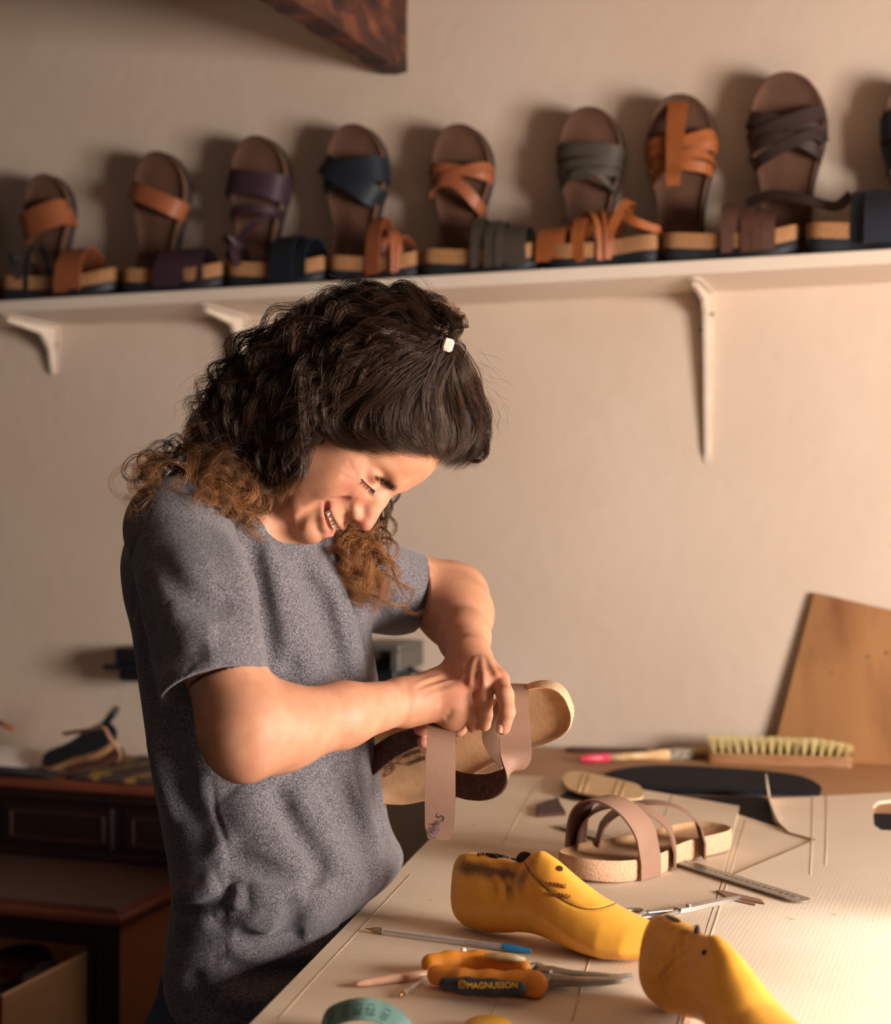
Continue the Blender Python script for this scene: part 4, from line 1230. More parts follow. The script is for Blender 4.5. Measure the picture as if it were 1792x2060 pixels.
PAT = {
 'wide_tan': [STR(M_TAN, .58, .70, .036, .062, we=1.0)],
 'diag_tan': [STR(M_TAN, .76, .60, .036, .040)],
 'plum': [STR(M_PURPLE, .72, .66, .036, .050, we=1.2), STR(M_PURPLE, .50, .52, .042, .016, name='thin_strap'), STR(M_PURPLE, .20, .50, .055, .016, name='thin_strap')],
 'navy_x': [STR(M_NAVY, .66, .72, .036, .055), STR(M_NAVY, .78, .54, .040, .045)],
 'tan_cross': [STR(M_TAN, .74, .66, .034, .020), STR(M_TAN, .62, .72, .038, .020), STR(M_TAN, .58, .46, .042, .024, skew=.10)],
 'olive': [STR(M_OLIVE, .74, .72, .034, .026), STR(M_OLIVE, .64, .66, .038, .020), STR(M_OLIVE, .56, .60, .041, .018), STR(M_OLIVE, .50, .50, .044, .012, skew=.10)],
 'fisher': [STR(M_ORANGE, .72, .70, .034, .026), STR(M_ORANGE, .64, .76, .038, .022), STR(M_ORANGE, .60, .56, .042, .022), STR(M_ORANGE, .50, .62, .044, .020, skew=.06)],
 'woven': [STR(M_DBROWN, .78, .66, .034, .026), STR(M_DBROWN, .66, .78, .038, .026), STR(M_DBROWN, .60, .56, .042, .022, skew=.06), STR(M_DBROWN, .52, .68, .045, .022)],
 'black': [STR(M_NAVY, .74, .74, .034, .045), STR(M_NAVY, .56, .60, .042, .050)],
 'brown_multi': [STR(M_BROWN, .80, .78, .030, .024), STR(M_BROWN, .72, .74, .035, .022), STR(M_BROWN, .64, .68, .039, .020), STR(M_BROWN, .52, .50, .042, .034)],
}
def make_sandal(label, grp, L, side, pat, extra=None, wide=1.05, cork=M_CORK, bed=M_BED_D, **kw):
    root = empty('sandal', (0, 0, 0), label, 'sandal', grp)
    zt, lift, _ = sole_parts(root, L, side, wide, cork, bed, **kw)
    straps(root, L, side, wide, zt - .003, lift, PAT[pat] if isinstance(pat, str) else pat)
    if extra: extra(root, L, zt, lift)
    return root
GL, GF = 'sandals leaning upright against the wall on the shelf', 'sandals lying flat along the shelf'
def leaning(px, top, label, pat, extra=None, roll=0.0, Lf=1.0, side=1, n_heel=.045):
    s = s_of(px, .05); ztop = z_of(s, .035, top)
    L = (ztop - SH_Z - .004) / .985 * Lf
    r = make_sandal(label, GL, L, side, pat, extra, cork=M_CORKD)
    base = R3(s, n_heel, SH_Z + .004); tip = R3(s + roll, .032, ztop)
    y = tip - base; zdir = NV + np.array([0, 0, .1])
    place(r, base, y, zdir)
    return r
def ankle_loop(m, w=.012, t=.22, h=.05, out=.03):
    def f(root, L, zt, lift):
        a = edge_x(t, -1) * L; b = edge_x(t, 1) * L
        free_strap(root, [(a, t * L, zt), (a * 1.15, t * L - .02, zt + h * .7), (0, t * L - .05 - out, zt + h), (b * 1.15, t * L - .02, zt + h * .7), (b, t * L, zt)], [(0, .3, 1)] * 5, w, m)
    return f
def lace_bits(root, L, zt, lift):
    x = edge_x(.3, -1) * L
    P = cat([(x - .004, .36 * L, zt), (x - .012, .28 * L, zt + .02), (x - .022, .2 * L, zt + .028), (x - .018, .13 * L, zt + .02), (x - .004, .17 * L, zt + .03), (x - .012, .24 * L, zt + .03)], 8)
    mb = MB(); mb.tube(P, .0016, 6); o = mb.build('lace', M_LACE, None, smooth=True); o.parent = root
def heel_strap(m, w=.018, t=.30, pk=.075):
    def f(root, L, zt, lift):
        a = edge_x(t, -1) * L * 1.1; b = edge_x(t, 1) * L * 1.1
        free_strap(root, [(a, .46 * L, zt - .012), (a * .95, .34 * L, zt + pk * .6), (a * .6, .27 * L, zt + pk), (0, .24 * L, zt + pk * 1.08), (b * .6, .27 * L, zt + pk), (b * .95, .34 * L, zt + pk * .6), (b, .46 * L, zt - .012)],
                   [(0, .8, .5)] * 7, w, m, 'instep_strap')
        free_strap(root, [(a * .8, .30 * L, zt + pk * .75), (a * 1.0, .16 * L, zt + pk * .45), (a * .5, .02 * L, zt + pk * .3), (0, -.012 * L, zt + pk * .28), (b * .5, .02 * L, zt + pk * .3), (b, .16 * L, zt + pk * .45), (b * .8, .30 * L, zt + pk * .75)],
                   [(0, .15, 1)] * 7, w * .9, m, 'heel_strap')
    return f
leaning(103, 365, 'smallest leaning sandal with one broad tan strap, first from the shelf left end', 'wide_tan', roll=-.005)
leaning(318, 322, 'leaning sandal with a single slanting tan strap above the plum sandal', 'diag_tan', roll=.012)
leaning(515, 292, 'leaning sandal with a plum toe band and thin plum instep straps', 'plum', ankle_loop(M_PURPLE, .010, h=.030, out=.0), roll=.012)
leaning(712, 269, 'leaning sandal with broad navy crossed straps over a brown footbed', 'navy_x', roll=.006)
leaning(925, 269, 'leaning sandal with three narrow crossing tan straps', 'tan_cross', roll=.004)
leaning(1180, 236, 'leaning sandal with layered olive brown straps and a black lace', 'olive', lace_bits, roll=.008)
def toe_tongue(root, L, zt, lift):
    y = np.array([.985, .90, .80, .72, .64, .58, .50, .45]) * L; z = zt + np.array([-.014, .010, .030, .041, .047, .050, .056, .050])
    V, F = ribbon(cat(np.c_[np.zeros(8), y, z + lift(y)], 4), np.array([1., 0, 0]), np.linspace(.040, .026, 29), .0026)
    o = mesh_obj('centre_strap', V, F, M_ORANGE, None, True, auto=50); o.parent = root
leaning(1366, 211, 'leaning orange brown fisherman sandal with a centre strap over the toe', 'fisher', toe_tongue, roll=.002)
leaning(1576, 169, 'tallest leaning sandal with woven dark brown straps and an ankle strap', 'woven', ankle_loop(M_DBROWN, .016, h=.022, out=.0), roll=.004)
leaning(1842, 180, 'black strapped leaning sandal cut off by the right edge of the picture', 'black', roll=.0)
leaning(-62, 400, 'dark leaning sandal barely showing at the left edge of the photo', 'black')

def lying(px0, px1, n, label, pat, side=1, toe_right=True, extra=None, yaw=0.0, z=0.0, wide=1.0):
    """px0, px1: heel and toe columns along the shelf"""
    s0, s1 = s_of(px0, n), s_of(px1, n)
    L = abs(s1 - s0)
    pat = [dict(p, h=p['h'] * 1.5, p=1.9) for p in (PAT[pat] if isinstance(pat, str) else pat)]
    r = make_sandal(label, GF, L, side, pat, extra, wide, t_sole=.019, t_cork=.024)
    d = U * (1 if toe_right else -1); a = math.radians(yaw)
    d = np.array([d[0] * math.cos(a) - d[1] * math.sin(a), d[0] * math.sin(a) + d[1] * math.cos(a), 0])
    place(r, R3(s0 if toe_right else s0, n, SH_Z + .0005 + z), d, (0, 0, 1))
    return r
NL = .158
lying(12, 240, NL, 'flat sandal with a broad tan strap and thin black ankle straps', [STR(M_TAN, .66, .68, .045, .062, we=1.1), STR(M_LACE, .26, .30, .052, .012, name='thin_strap')], extra=ankle_loop(M_LACE, .010, .22, .062, .0), side=-1)
lying(-236, 2, NL, 'flat tan sandal cut off at the left end of the shelf', [STR(M_TAN, .66, .68, .045, .050)], side=-1)
lying(252, 455, NL, 'flat sandal with one broad plum purple strap', [STR(M_PURPLE, .62, .62, .034, .100, we=1.2)], side=-1)
lying(462, 658, NL, 'flat sandal with navy straps folded up to a point', [STR(M_NAVY, .60, .66, .042, .055, we=1.1), STR(M_NAVY, .76, .84, .036, .05)], side=-1, extra=ankle_loop(M_PURPLE, .014, .16, .068, .0))
lying(666, 846, NL, 'flat sandal with raised loops of tan leather straps', [STR(M_TAN, .52, .60, .058, .034), STR(M_TAN, .80, .56, .040, .024), STR(M_TAN, .74, .84, .030, .024)], side=-1)
lying(852, 1086, NL, 'flat sandal with layered olive grey straps, toe to the right', [STR(M_OLIVE, .78, .80, .034, .062, we=1.2), STR(M_OLIVE, .62, .64, .043, .022), STR(M_OLIVE, .50, .50, .046, .024), STR(M_OLIVE, .70, .70, .041, .014)], side=-1)
lying(1326, 1092, NL, 'flat orange fisherman sandal with a pointed ankle strap, toe to the left', [STR(M_ORANGE, .90, .86, .026, .050, we=1.2), STR(M_ORANGE, .66, .62, .040, .026), STR(M_ORANGE, .46, .74, .046, .022), STR(M_ORANGE, .40, .56, .046, .018)], side=1, toe_right=False, extra=heel_strap(M_ORANGE))
lying(1334, 1606, NL, 'flat brown sandal with several fanned straps over a cork edge', 'brown_multi', side=-1)
lying(1622, 1905, NL + .01, 'flat black sandal at the right end of the shelf showing its cork heel', [STR(M_NAVY, .64, .64, .045, .100, we=1.1), STR(M_NAVY, .42, .46, .045, .05)], side=-1)
# ankle strap lying over the shelf edge sandals
as_ = empty('ankle_strap', R3(s_of(1560, .12), .12, SH_Z + .05), 'dark brown ankle strap with a tied lace draped between the two right sandals', 'strap')
P_ = [R3(s_of(1500, .10), .10, z_of(s_of(1500, .10), .10, 410)), R3(s_of(1555, .12), .12, z_of(s_of(1555, .12), .12, 392)), R3(s_of(1620, .14), .14, z_of(s_of(1620, .14), .14, 402)), R3(s_of(1680, .13), .13, z_of(s_of(1680, .13), .13, 415)), R3(s_of(1712, .10), .10, z_of(s_of(1712, .10), .10, 392))]
V, F = ribbon(cat(P_, 8), np.array([0, .35, 1.]), .020, .0028); mesh_obj('leather_band', V, F, M_DBROWN, as_, True, auto=50)
mb = MB(); q_ = R3(s_of(1714, .10), .10, z_of(s_of(1714, .10), .10, 395))
mb.tube(cat([q_, q_ + U * .006 + [0, 0, .006], q_ + U * .014 + [0, 0, -.002], q_ + U * .008 + [0, 0, -.012], q_ + U * -.004 + [0, 0, -.004]], 8), .0014, 6); mb.build('lace', M_LACE, as_, smooth=True)
# ------------------------------------------------------------------ cardboard sheets on the table
ZC = TZ + .0045
def mat_card(name, c1, c2, ang):
    m = mat(name, c1, .9, noise=(c2, 7, 6, 2.0), spec=.15, c3=('#B58E62', 34, .70, .76))
    N = m.node_tree.nodes; L = m.node_tree.links
    tc = N.new('ShaderNodeTexCoord'); mp = N.new('ShaderNodeMapping'); mp.inputs['Rotation'].default_value = (0, 0, ang)
    wv = N.new('ShaderNodeTexWave'); wv.inputs['Scale'].default_value = 60; wv.inputs['Distortion'].default_value = 1.2; wv.inputs['Detail'].default_value = 1
    L.new(tc.outputs['Object'], mp.inputs[0]); L.new(mp.outputs[0], wv.inputs['Vector'])
    bp = N.new('ShaderNodeBump'); bp.inputs['Strength'].default_value = .05; bp.inputs['Distance'].default_value = .0008
    L.new(wv.outputs['Fac'], bp.inputs['Height']); L.new(bp.outputs['Normal'], N['Principled BSDF'].inputs['Normal'])
    return m
WALL_ANG = math.atan2(U[1], U[0])
M_CARD = mat_card('cardboard', '#DDCAB2', '#D2BDA2', -WALL_ANG)
M_CARD2 = mat_card('cardboard_pale', '#E0CFBA', '#D6C3AB', -WALL_ANG + .06)
M_CARDEDGE = mat('cardboard_edge', '#A8855C', .95)
def sheet(name, label, px, z, thick, m, holes=None, group=None, world=None):
    P = [on_z(x, y, z + thick)[:2] for x, y in px] if world is None else world
    P = np.array(P)
    if holes:
        H = np.array([on_z(x, y, z + thick)[:2] for x, y in holes])
        i = int(np.argmin(np.linalg.norm(P - H[0], axis=1)))
        P = np.concatenate([P[:i + 1], H, H[:1], P[i:]])
    mb = MB(); mb.prism(P, z, z + thick)
    o = mb.build(name, m, None)
    tag(o, label, 'cardboard', group); return o
c_left_b = tpt(945, 1556)[:2]
ed2 = ed[:2]
def edge_pt(y):            # point on the table's left edge, slightly inside
    t = (y - tB[1]) / ed[1]; p = tB + ed * t; return p[:2] - TN[:2] * .0015
big = [on_z(948, 1557, ZC)[:2], on_z(1140, 1563, ZC)[:2], on_z(1292, 1588, ZC)[:2], on_z(1487, 1621, ZC)[:2], on_z(1452, 1768, ZC)[:2], on_z(1425, 1850, ZC)[:2]]
fr_r = on_z(1360, 2060, ZC)[:2]; d_ = fr_r - on_z(1425, 1850, ZC)[:2]; d_ /= np.linalg.norm(d_)
big += [fr_r, fr_r + d_ * .25, edge_pt(.80), edge_pt(1.30), edge_pt(1.72), edge_pt(2.055)]
sheet('cardboard_sheet', 'large pale cardboard sheet covering the table in front of the person', None, TZ + .0003, .0040, M_CARD, world=big)
M_CREASE = mat('cardboard_crease', '#CDB799', .95)
def crease_line(o_name, pts, parent_label=None): pass
right = [on_z(1546, 1607, ZC)[:2], on_z(1792, 1594, ZC)[:2], on_z(1792, 1594, ZC)[:2] + U[:2] * .55, fr_r + d_ * .25 + U[:2] * .9, fr_r + d_ * .25 + U[:2] * .0015, fr_r + U[:2] * .0015, on_z(1427, 1850, ZC)[:2], on_z(1455, 1768, ZC)[:2], on_z(1641, 1689, ZC)[:2], on_z(1586, 1673, ZC)[:2], on_z(1556, 1648, ZC)[:2]]
hole = [(1756, 1640), (1757, 1622), (1766, 1613), (1800, 1609), (1850, 1609), (1868, 1618), (1870, 1650), (1856, 1668), (1800, 1671), (1772, 1670), (1758, 1660)]
Hh = [on_z(x, y, ZC)[:2] for x, y in hole]
iL, iR = 0, 6                                     # the hole's left and right extremes: the sheet is two outlines meeting along that line
mb = MB(); far = right[2]; farm = far - NV[:2] * -.14
mb.prism([right[0], right[1], far, farm] + [Hh[k] for k in range(iR, -1, -1)] + [right[10]], TZ + .0006, TZ + .0046)
mb.prism([right[10]] + [Hh[0]] + [Hh[k] for k in range(len(Hh) - 1, iR - 1, -1)] + [farm] + right[3:10], TZ + .0006, TZ + .0046)
tag(mb.build('cardboard_sheet', M_CARD2, None), 'cardboard sheet with a rounded hand hole at the right of the table', 'cardboard')
tri = [on_z(1482, 1640, TZ + .001)[:2], on_z(1500, 1645, TZ + .001)[:2], on_z(1650, 1690, TZ + .001)[:2], on_z(1458, 1775, TZ + .001)[:2]]
# the lower ply showing where the box flap was cut away
sheet('cardboard_flap', 'triangular inner ply of cardboard showing between the two sheets', None, TZ + .0001, .0012, M_CARD, world=[on_z(1483, 1638, TZ + .001)[:2], on_z(1590, 1672, TZ + .001)[:2], on_z(1648, 1689, TZ + .001)[:2], on_z(1455, 1772, TZ + .001)[:2]])
# raised cut edge of the flap
fl = [on_z(1586, 1672, ZC), on_z(1566, 1655, ZC), on_z(1550, 1625, ZC), on_z(1546, 1606, ZC)]
base = cat(fl, 5); hgt = np.interp(np.linspace(0, 1, len(base)), [0, .3, .6, 1], [.001, .004, .014, .041])
V = []; F = []
for i, (b_, h_) in enumerate(zip(base, hgt)):
    t_ = i / (len(base) - 1)
    for (o_, hh) in ((0, 0), (.003, 0), (.0025 - .002 * t_, h_), (-.001, h_)): V.append(b_ + U * (o_ - .004 * t_ * (hh > 0)) + [0, 0, hh])
k = 4
F = [(i * k + j, i * k + (j + 1) % k, (i + 1) * k + (j + 1) % k, (i + 1) * k + j) for i in range(len(base) - 1) for j in range(k)] + [(3, 2, 1, 0), tuple((len(base) - 1) * k + j for j in range(k))]
tag(mesh_obj('cardboard_strip', V, F, M_CARD2, None, True, auto=40), 'narrow torn cardboard edge standing upright beside the navy leather', 'cardboard')
# crease lines pressed into the sheets (parts of the sheets)
def press(px, w, z, m, parent):
    P = [on_z(x, y, z) for x, y in px]
    V, F = ribbon(np.array(P), np.array([U[0], U[1], 0]), w, .0006); o = mesh_obj('crease', V, F, m, parent, True); return o
sheets = [o for o in S.objects if o.name.startswith('cardboard_sheet')]
for px, sh, w in (([(1498, 1650), (1468, 1760), (1440, 1850), (1395, 1980), (1375, 2060)], 1, .0022), ([(1634, 1600), (1633, 1690), (1630, 1760)], 1, .0016), ([(1662, 1598), (1662, 1700), (1660, 1740)], 1, .0016),
                  ([(1352, 1600), (1322, 1690)], 0, .0012), ([(1080, 1575), (1010, 1700)], 0, .001), ([(825, 1760), (640, 1960), (560, 2050)], 0, .0012), ([(1200, 1880), (1150, 2055)], 0, .0014), ([(1010, 1990), (985, 2055)], 0, .0012)):
    if sh < len(sheets): press(px, w, TZ + (.0043 if sh == 0 else .0046) + .0001, M_CREASE, sheets[sh])

# ------------------------------------------------------------------ navy leather, scraps, strips
def blobsheet(name, label, catg, pts, z, thick, m, n=6, group=None, bend=None, z1=None):
    P = cat(np.array(pts, float), n, closed=True)
    Q = np.array([on_z(x, y, z)[:2] for x, y in P])
    c = Q.mean(0); V = []; rings = [(.0, 1), (.35, 1), (.7, 1), (.93, 1), (1.0, .7)]
    nq = len(Q); V.append([c[0], c[1], z + thick])
    for s_, h_ in rings[1:]:
        for q_ in Q: V.append([*(c + (q_ - c) * s_), z + thick * h_])
    for q_ in Q: V.append([*q_, z])
    F = [(0, 1 + j, 1 + (j + 1) % nq) for j in range(nq)]
    for r_ in range(len(rings) - 1):
        a = 1 + r_ * nq; b = a + nq
        F += [(a + j, b + j, b + (j + 1) % nq, a + (j + 1) % nq) for j in range(nq)]
    F.append(tuple(1 + (len(rings) - 1) * nq + j for j in range(nq))[::-1])
    V = np.array(V)
    if bend is not None: V[:, 2] += bend(V[:, 0], V[:, 1])
    o = mesh_obj(name, V, F, m, None, True, auto=50)
    return tag(o, label, catg, group)
M_NAVYSHEET = mat('navy_nubuck', '#141A24', .8, noise=('#0D1219', 9, 6, 2), bump=(160, .3, .001), spec=.15)
blobsheet('leather_piece', 'curved crescent of thick navy leather lying behind the cardboard', 'leather', [(1216, 1562), (1270, 1548), (1340, 1544), (1440, 1549), (1540, 1556), (1610, 1566), (1648, 1584), (1650, 1596), (1640, 1601), (1560, 1601), (1480, 1600), (1380, 1598), (1290, 1590), (1235, 1578)], TZ + .0004, .007, M_NAVYSHEET)
blobsheet('leather_piece', 'flat navy leather offcut under the two cardboard sheets', 'leather', [(1300, 1590), (1400, 1602), (1520, 1602), (1548, 1612), (1560, 1650), (1590, 1674), (1540, 1660), (1480, 1640), (1470, 1618), (1380, 1606)], TZ + .0001, .0004, M_NAVYSHEET, n=3)
blobsheet('leather_piece', 'navy leather seen through the hand hole of the cardboard', 'leather', [(1745, 1640), (1800, 1637), (1880, 1637), (1880, 1680), (1800, 1680), (1745, 1678)], TZ + .00005, .0004, M_NAVYSHEET, n=3)
M_SCRAP = mat('brown_suede_scrap', '#543428', .95, noise=('#3A231B', 200, 4, 2), bump=(200, .8, .001))
P = [(1079, 1620), (1122, 1604), (1128, 1618), (1138, 1634), (1082, 1638)]
mb = MB(); mb.prism([on_z(x, y, ZC + .005)[:2] for x, y in P], ZC, ZC + .0055); tag(mb.build('leather_scrap', M_SCRAP, None), 'small notched brown suede scrap left of the steel ruler end', 'leather scrap')
mb = MB(); mb.prism([on_z(x, y, ZC + .003)[:2] for x, y in [(1128, 1600), (1140, 1592), (1200, 1596), (1262, 1606), (1262, 1620), (1200, 1612), (1150, 1606)]], ZC, ZC + .003)
tag(mb.build('leather_scrap', mat('black_leather_scrap', '#1C1512', .8), None), 'dark leather sliver beneath the cardboard insole strip', 'leather scrap')
# cardboard insole strip (rounded tongue) propped on the sheet edge
M_TONGUE = mat('insole_board', '#D8B98C', .85, noise=('#C7A573', 30, 5, 2), bump=(80, .3, .001))
out = cat([(1133, 1570), (1138, 1556), (1158, 1551), (1200, 1558), (1255, 1570), (1282, 1578), (1293, 1590), (1290, 1604), (1270, 1606), (1230, 1604), (1180, 1596), (1145, 1586)], 5, closed=True)
zt_ = ZC + .014
Q = np.array([on_z(x, y, zt_)[:2] for x, y in out]); mb = MB(); mb.prism(Q, zt_ - .004, zt_); ins = mb.build('insole_strip', M_TONGUE, None, auto=40)
tag(ins, 'tan rounded board strip with pressed ribs behind the brown sandal', 'insole strip')
for xx in (1166, 1178, 1236, 1250): 
    V, F = ribbon(np.array([on_z(xx + 8, 1556 + (xx - 1166) * .2, zt_ + .0004), on_z(xx - 2, 1594 + (xx - 1166) * .14, zt_ + .0004)]), np.array([1., .2, 0]), .0016, .0012); mesh_obj('pressed_rib', V, F, M_TONGUE, ins, True)
mb = MB(); c_ = on_z(1215, 1590, ZC); mb.box(c_ + [0, .012, .005], (.06, .02, .0095)); 
tag(mb.build('leather_scrap', M_SCRAP, None), 'brown leather block the tan rounded strip rests on', 'leather scrap')

# ------------------------------------------------------------------ steel ruler
M_STEEL = mat('brushed_steel', '#A89F92', .38, metal=.65, noise=('#948B7F', 30, 4, 2), stretch=(8, 1, 1))
M_STEELD = mat('dark_steel', '#5C564F', .38, metal=1.0)
M_INK = mat('engraved_ink', '#211D1A', .7)
ra, rb = on_z(1112, 1653, ZC + .001), on_z(1637, 1814, ZC + .001)
# the ruler's centre line
rc0 = on_z(1130, 1662, ZC + .001); rc1 = on_z(1622, 1817, ZC + .001)
rd = rc1 - rc0; RL = np.linalg.norm(rd); rd /= RL; rn = np.array([-rd[1], rd[0], 0])
rw = .0265
ol = [(0, -rw / 2), (RL - .012, -rw / 2)] + [(RL - .012 + .012 * math.sin(t), -rw / 2 * math.cos(t)) for t in np.linspace(.2, math.pi - .2, 9)] + [(RL - .012, rw / 2), (0, rw / 2)]
hc_ = [(RL - .012 + .0028 * math.cos(t), .0028 * math.sin(t)) for t in np.linspace(0, -2 * math.pi, 17)]
i_ = 6
key = ol[:i_ + 1] + hc_ + [ol[i_]] + ol[i_ + 1:]
Mr = np.stack([rd, rn, [0, 0, 1.]], 1)
ruler = empty('steel_ruler', rc0 + rd * RL / 2, 'thirty centimetre steel ruler running under the brown sandal', 'ruler')
zr = .0065
mb = MB(); mb.prism(key, 0, .0009, Mr, rc0 + [0, 0, .0022]); mb.build('blade', M_STEEL, ruler)
tick = MB(); px0 = RL - .026
for i in range(0, 301):
    x = RL - .024 - (300 - i) * .001
    if x < .002: continue
    l = .0065 if i % 10 == 0 else (.0048 if i % 5 == 0 else .003)
    tick.box((x, -rw / 2 + l / 2 + .0006, 0), (.00022, l, .0001))
tv = np.concatenate(tick.V) @ Mr.T + rc0 + [0, 0, .00315]; mesh_obj('graduations', tv, tick.F, M_INK, ruler, False)
for i in range(1, 31):
    x = RL - .024 - (30 - i) * .01
    if x < .004: continue
    text_obj(str(i), 'numeral', M_INK, ruler, rc0 + rd * (x) + rn * .0005 + [0, 0, .0032], rd, rn, .0062, .00006)
# scraps under the ruler, each a piece of leather
for P, lb, zz in (([(1452, 1790), (1530, 1808), (1537, 1816), (1490, 1808), (1465, 1806), (1440, 1790)], 'thin brown leather offcut poking out below the ruler', .0024), ([(1478, 1806), (1520, 1814), (1519, 1820), (1482, 1812)], 'smallest brown leather sliver at the scissor tips', .0016)):
    mb = MB(); mb.prism([on_z(x, y, ZC + zz)[:2] for x, y in P], ZC, ZC + zz - .0003); tag(mb.build('leather_scrap', M_TAUPE, None), lb, 'leather scrap')

# ------------------------------------------------------------------ scissors (blades showing from behind the last)
M_CHROME = mat('scissor_steel', '#C9C5C0', .32, metal=1.0)
tip = on_z(1490, 1806, ZC + .004); piv = on_z(1385, 1826, ZC + .004); bd = piv - tip; LB = np.linalg.norm(bd); bd /= LB; bn = np.array([-bd[1], bd[0], 0])
sc = empty('scissors', piv, 'closed steel scissors with tips beside the ruler, handles behind the yellow last', 'scissors')
Ms = np.stack([bd, bn, [0, 0, 1.]], 1)
for nm, off, z0 in (('upper_blade', 0.0, .0032), ('lower_blade', -.0030, 0.0)):
    mb = MB(); mb.prism([(0, off + 0), (.02, off + .0045), (LB, off + .008), (LB + .018, off + .007), (LB + .018, off - .006), (LB, off - .0065), (.02, off - .0035)], z0, z0 + .003, Ms, tip - [0, 0, .0035]); mb.build(nm, M_CHROME, sc, auto=30)
mb = MB(); mb.tube([piv + [0, 0, .003], piv + [0, 0, .0048]], .0034, 14); mb.build('pivot_screw', M_CHROME, sc)
for s_ in (-1, 1):
    h0 = piv + bd * .018 + bn * s_ * .003; pts = cat([h0 + [0, 0, -.001], h0 + bd * .04 + bn * s_ * .010 + [0, 0, -.001]], 6)
    mb = MB(); mb.tube(pts, .003, 8)
    rc = h0 + bd * .058 + bn * s_ * .014
    th = np.linspace(0, 2 * math.pi, 28); mb.tube([rc + bd * .020 * math.cos(t) + bn * .012 * math.sin(t) + [0, 0, .0003] for t in th], .0030, 8, cap=False)
    mb.build('finger_loop', M_CHROME, sc, smooth=True)
# ------------------------------------------------------------------ yellow shoe lasts
def last_prims(o, d, side, peak=1.0):
    """shoe last: heel at o, pointing along d on the table"""
    d = np.array([d[0], d[1], 0.]); d /= np.linalg.norm(d); y = np.array([-d[1], d[0], 0]) * side; z = np.array([0, 0, 1.])
    X = np.array([-.002, .004, .018, .045, .075, .088, .100, .112, .130, .150, .175, .200, .225, .245, .258, .264])
    ZB = np.array([.020, .010, .003, .001, .006, .009, .010, .010, .008, .004, .001, .000, .002, .006, .010, .014])
    ZT = np.array([.072, .082, .0855, .0845, .083, .0835, .098, .106, .098, .084, .067, .053, .041, .033, .026, .020])
    WD = np.array([.010, .021, .029, .0315, .0295, .028, .0275, .0285, .032, .037, .0425, .0445, .040, .029, .017, .007])
    YC = np.array([0, 0, 0, 0, .001, .001, .001, .001, .001, .0, -.002, -.004, -.008, -.012, -.015, -.016])
    ZT = np.where((X > .095) & (X < .21), ZT - (1 - peak) * np.array([0, 0, 0, 0, 0, 0, .5, 1, 1, 1, .9, .5, 0, 0, 0, 0]) * .018, ZT)
    xx = np.linspace(X[0], X[-1], 300)
    def sm(v, w=11):
        q = np.interp(xx, X, v); k = np.hanning(w); k /= k.sum(); return np.convolve(np.pad(q, w // 2, 'edge'), k, 'valid')
    zb, zt, wd, yc = sm(ZB), sm(ZT, 17), sm(WD), sm(YC)
    A = np.stack([d, y, z], 1).astype(f32); of = np.asarray(o, float).astype(f32)
    def fn(P):
        q = (P - of) @ A
        x = np.clip(q[:, 0], X[0], X[-1])
        b, t, w, c = np.interp(x, xx, zb), np.interp(x, xx, zt), np.interp(x, xx, wd), np.interp(x, xx, yc)
        hz = (t - b) / 2; zc = (t + b) / 2; u = (q[:, 2] - zc) / hz
        tp = np.interp(x, [0, .06, .10, .16, .22, .26], [.30, .42, .58, .55, .35, .1])
        ww = w * (1 - tp * np.clip((u + .3) / 1.3, 0, 1.0) ** 1.3) * (1 - .10 * np.clip(-u - .4, 0, 1))
        v = (q[:, 1] - c) / ww
        p = 2.7
        k0 = (np.abs(u) ** p + np.abs(v) ** p) ** (1 / p)
        dd = (k0 - 1) * np.minimum(hz, ww)
        dx = np.maximum(np.maximum(X[0] - q[:, 0], q[:, 0] - X[-1]), 0)
        return np.where(dx > 0, np.sqrt(np.maximum(dd, 0) ** 2 + dx ** 2), dd).astype(f32)
    c = np.asarray(o) + d * .13 + z * .05
    return [Prim(fn, c, .16, 'u', 0), plane(np.asarray(o) + [0, 0, .0002], [0, 0, -1])], A
def last_mat(name, c):
    return mat(name, c, .34, noise=('#D98A22', 14, 5, 1.6), bump=(90, .12, .0008), spec=.5, attr='Col')
M_LAST = mat('last_plastic', '#E09A2C', .36, noise=('#F4EBDD', 60, 4, 2), bump=(120, .10, .0006), spec=.5, attr='Col')
M_HOLEIN = mat('hole_inside', '#2A140A', .8)
M_BIT = mat('dark_leather_bit', '#3A241C', .9, bump=(200, .8, .001))
LAST_C = np.array([.82, .40, .055]); GRIME = np.array([.055, .028, .016])
def build_last(label, o, d, side, extra=None, peak=.7):
    pr, A = last_prims(o, d, side, peak)
    full = list(pr)
    if extra: full += extra(pr)
    V, F = surface(full, .0017, np.asarray(o) - [.30, .30, .02], np.asarray(o) + [.35, .35, .13])
    V = relax(V, F, 1)
    return V, F, pr, A
oL = on_z(921, 1862, ZC); dL = on_z(1238, 1926, ZC) - oL
def ex1(pr):
    return [crease(pr, [(1047, 1712), (1062, 1748), (1090, 1780), (1125, 1806), (1160, 1824), (1195, 1829), (1232, 1820), (1263, 1802)], -.0022, .0018, n=6)]
V, F, pr1, A1 = build_last('', oL, dL, -1, ex1)
loc = (V - oL) @ A1.astype(float)
gq = np.random.default_rng(4)
def nz(P, s, sd=0):
    g = np.random.default_rng(sd); v = np.zeros(len(P))
    for k in range(6):
        f = g.normal(0, 1, 3) * s; v += np.sin(P @ f + g.uniform(0, 6.28)) / 6
    return v
n1, n2 = nz(V, 420, 1), nz(V * [1, 1, .35], 500, 2)
band = np.exp(-((loc[:, 2] - .073 - .004 * n1) / .0065) ** 2) * np.clip((loc[:, 0] - .004) / .02, 0, 1) * np.clip((.108 - loc[:, 0]) / .03, 0, 1)
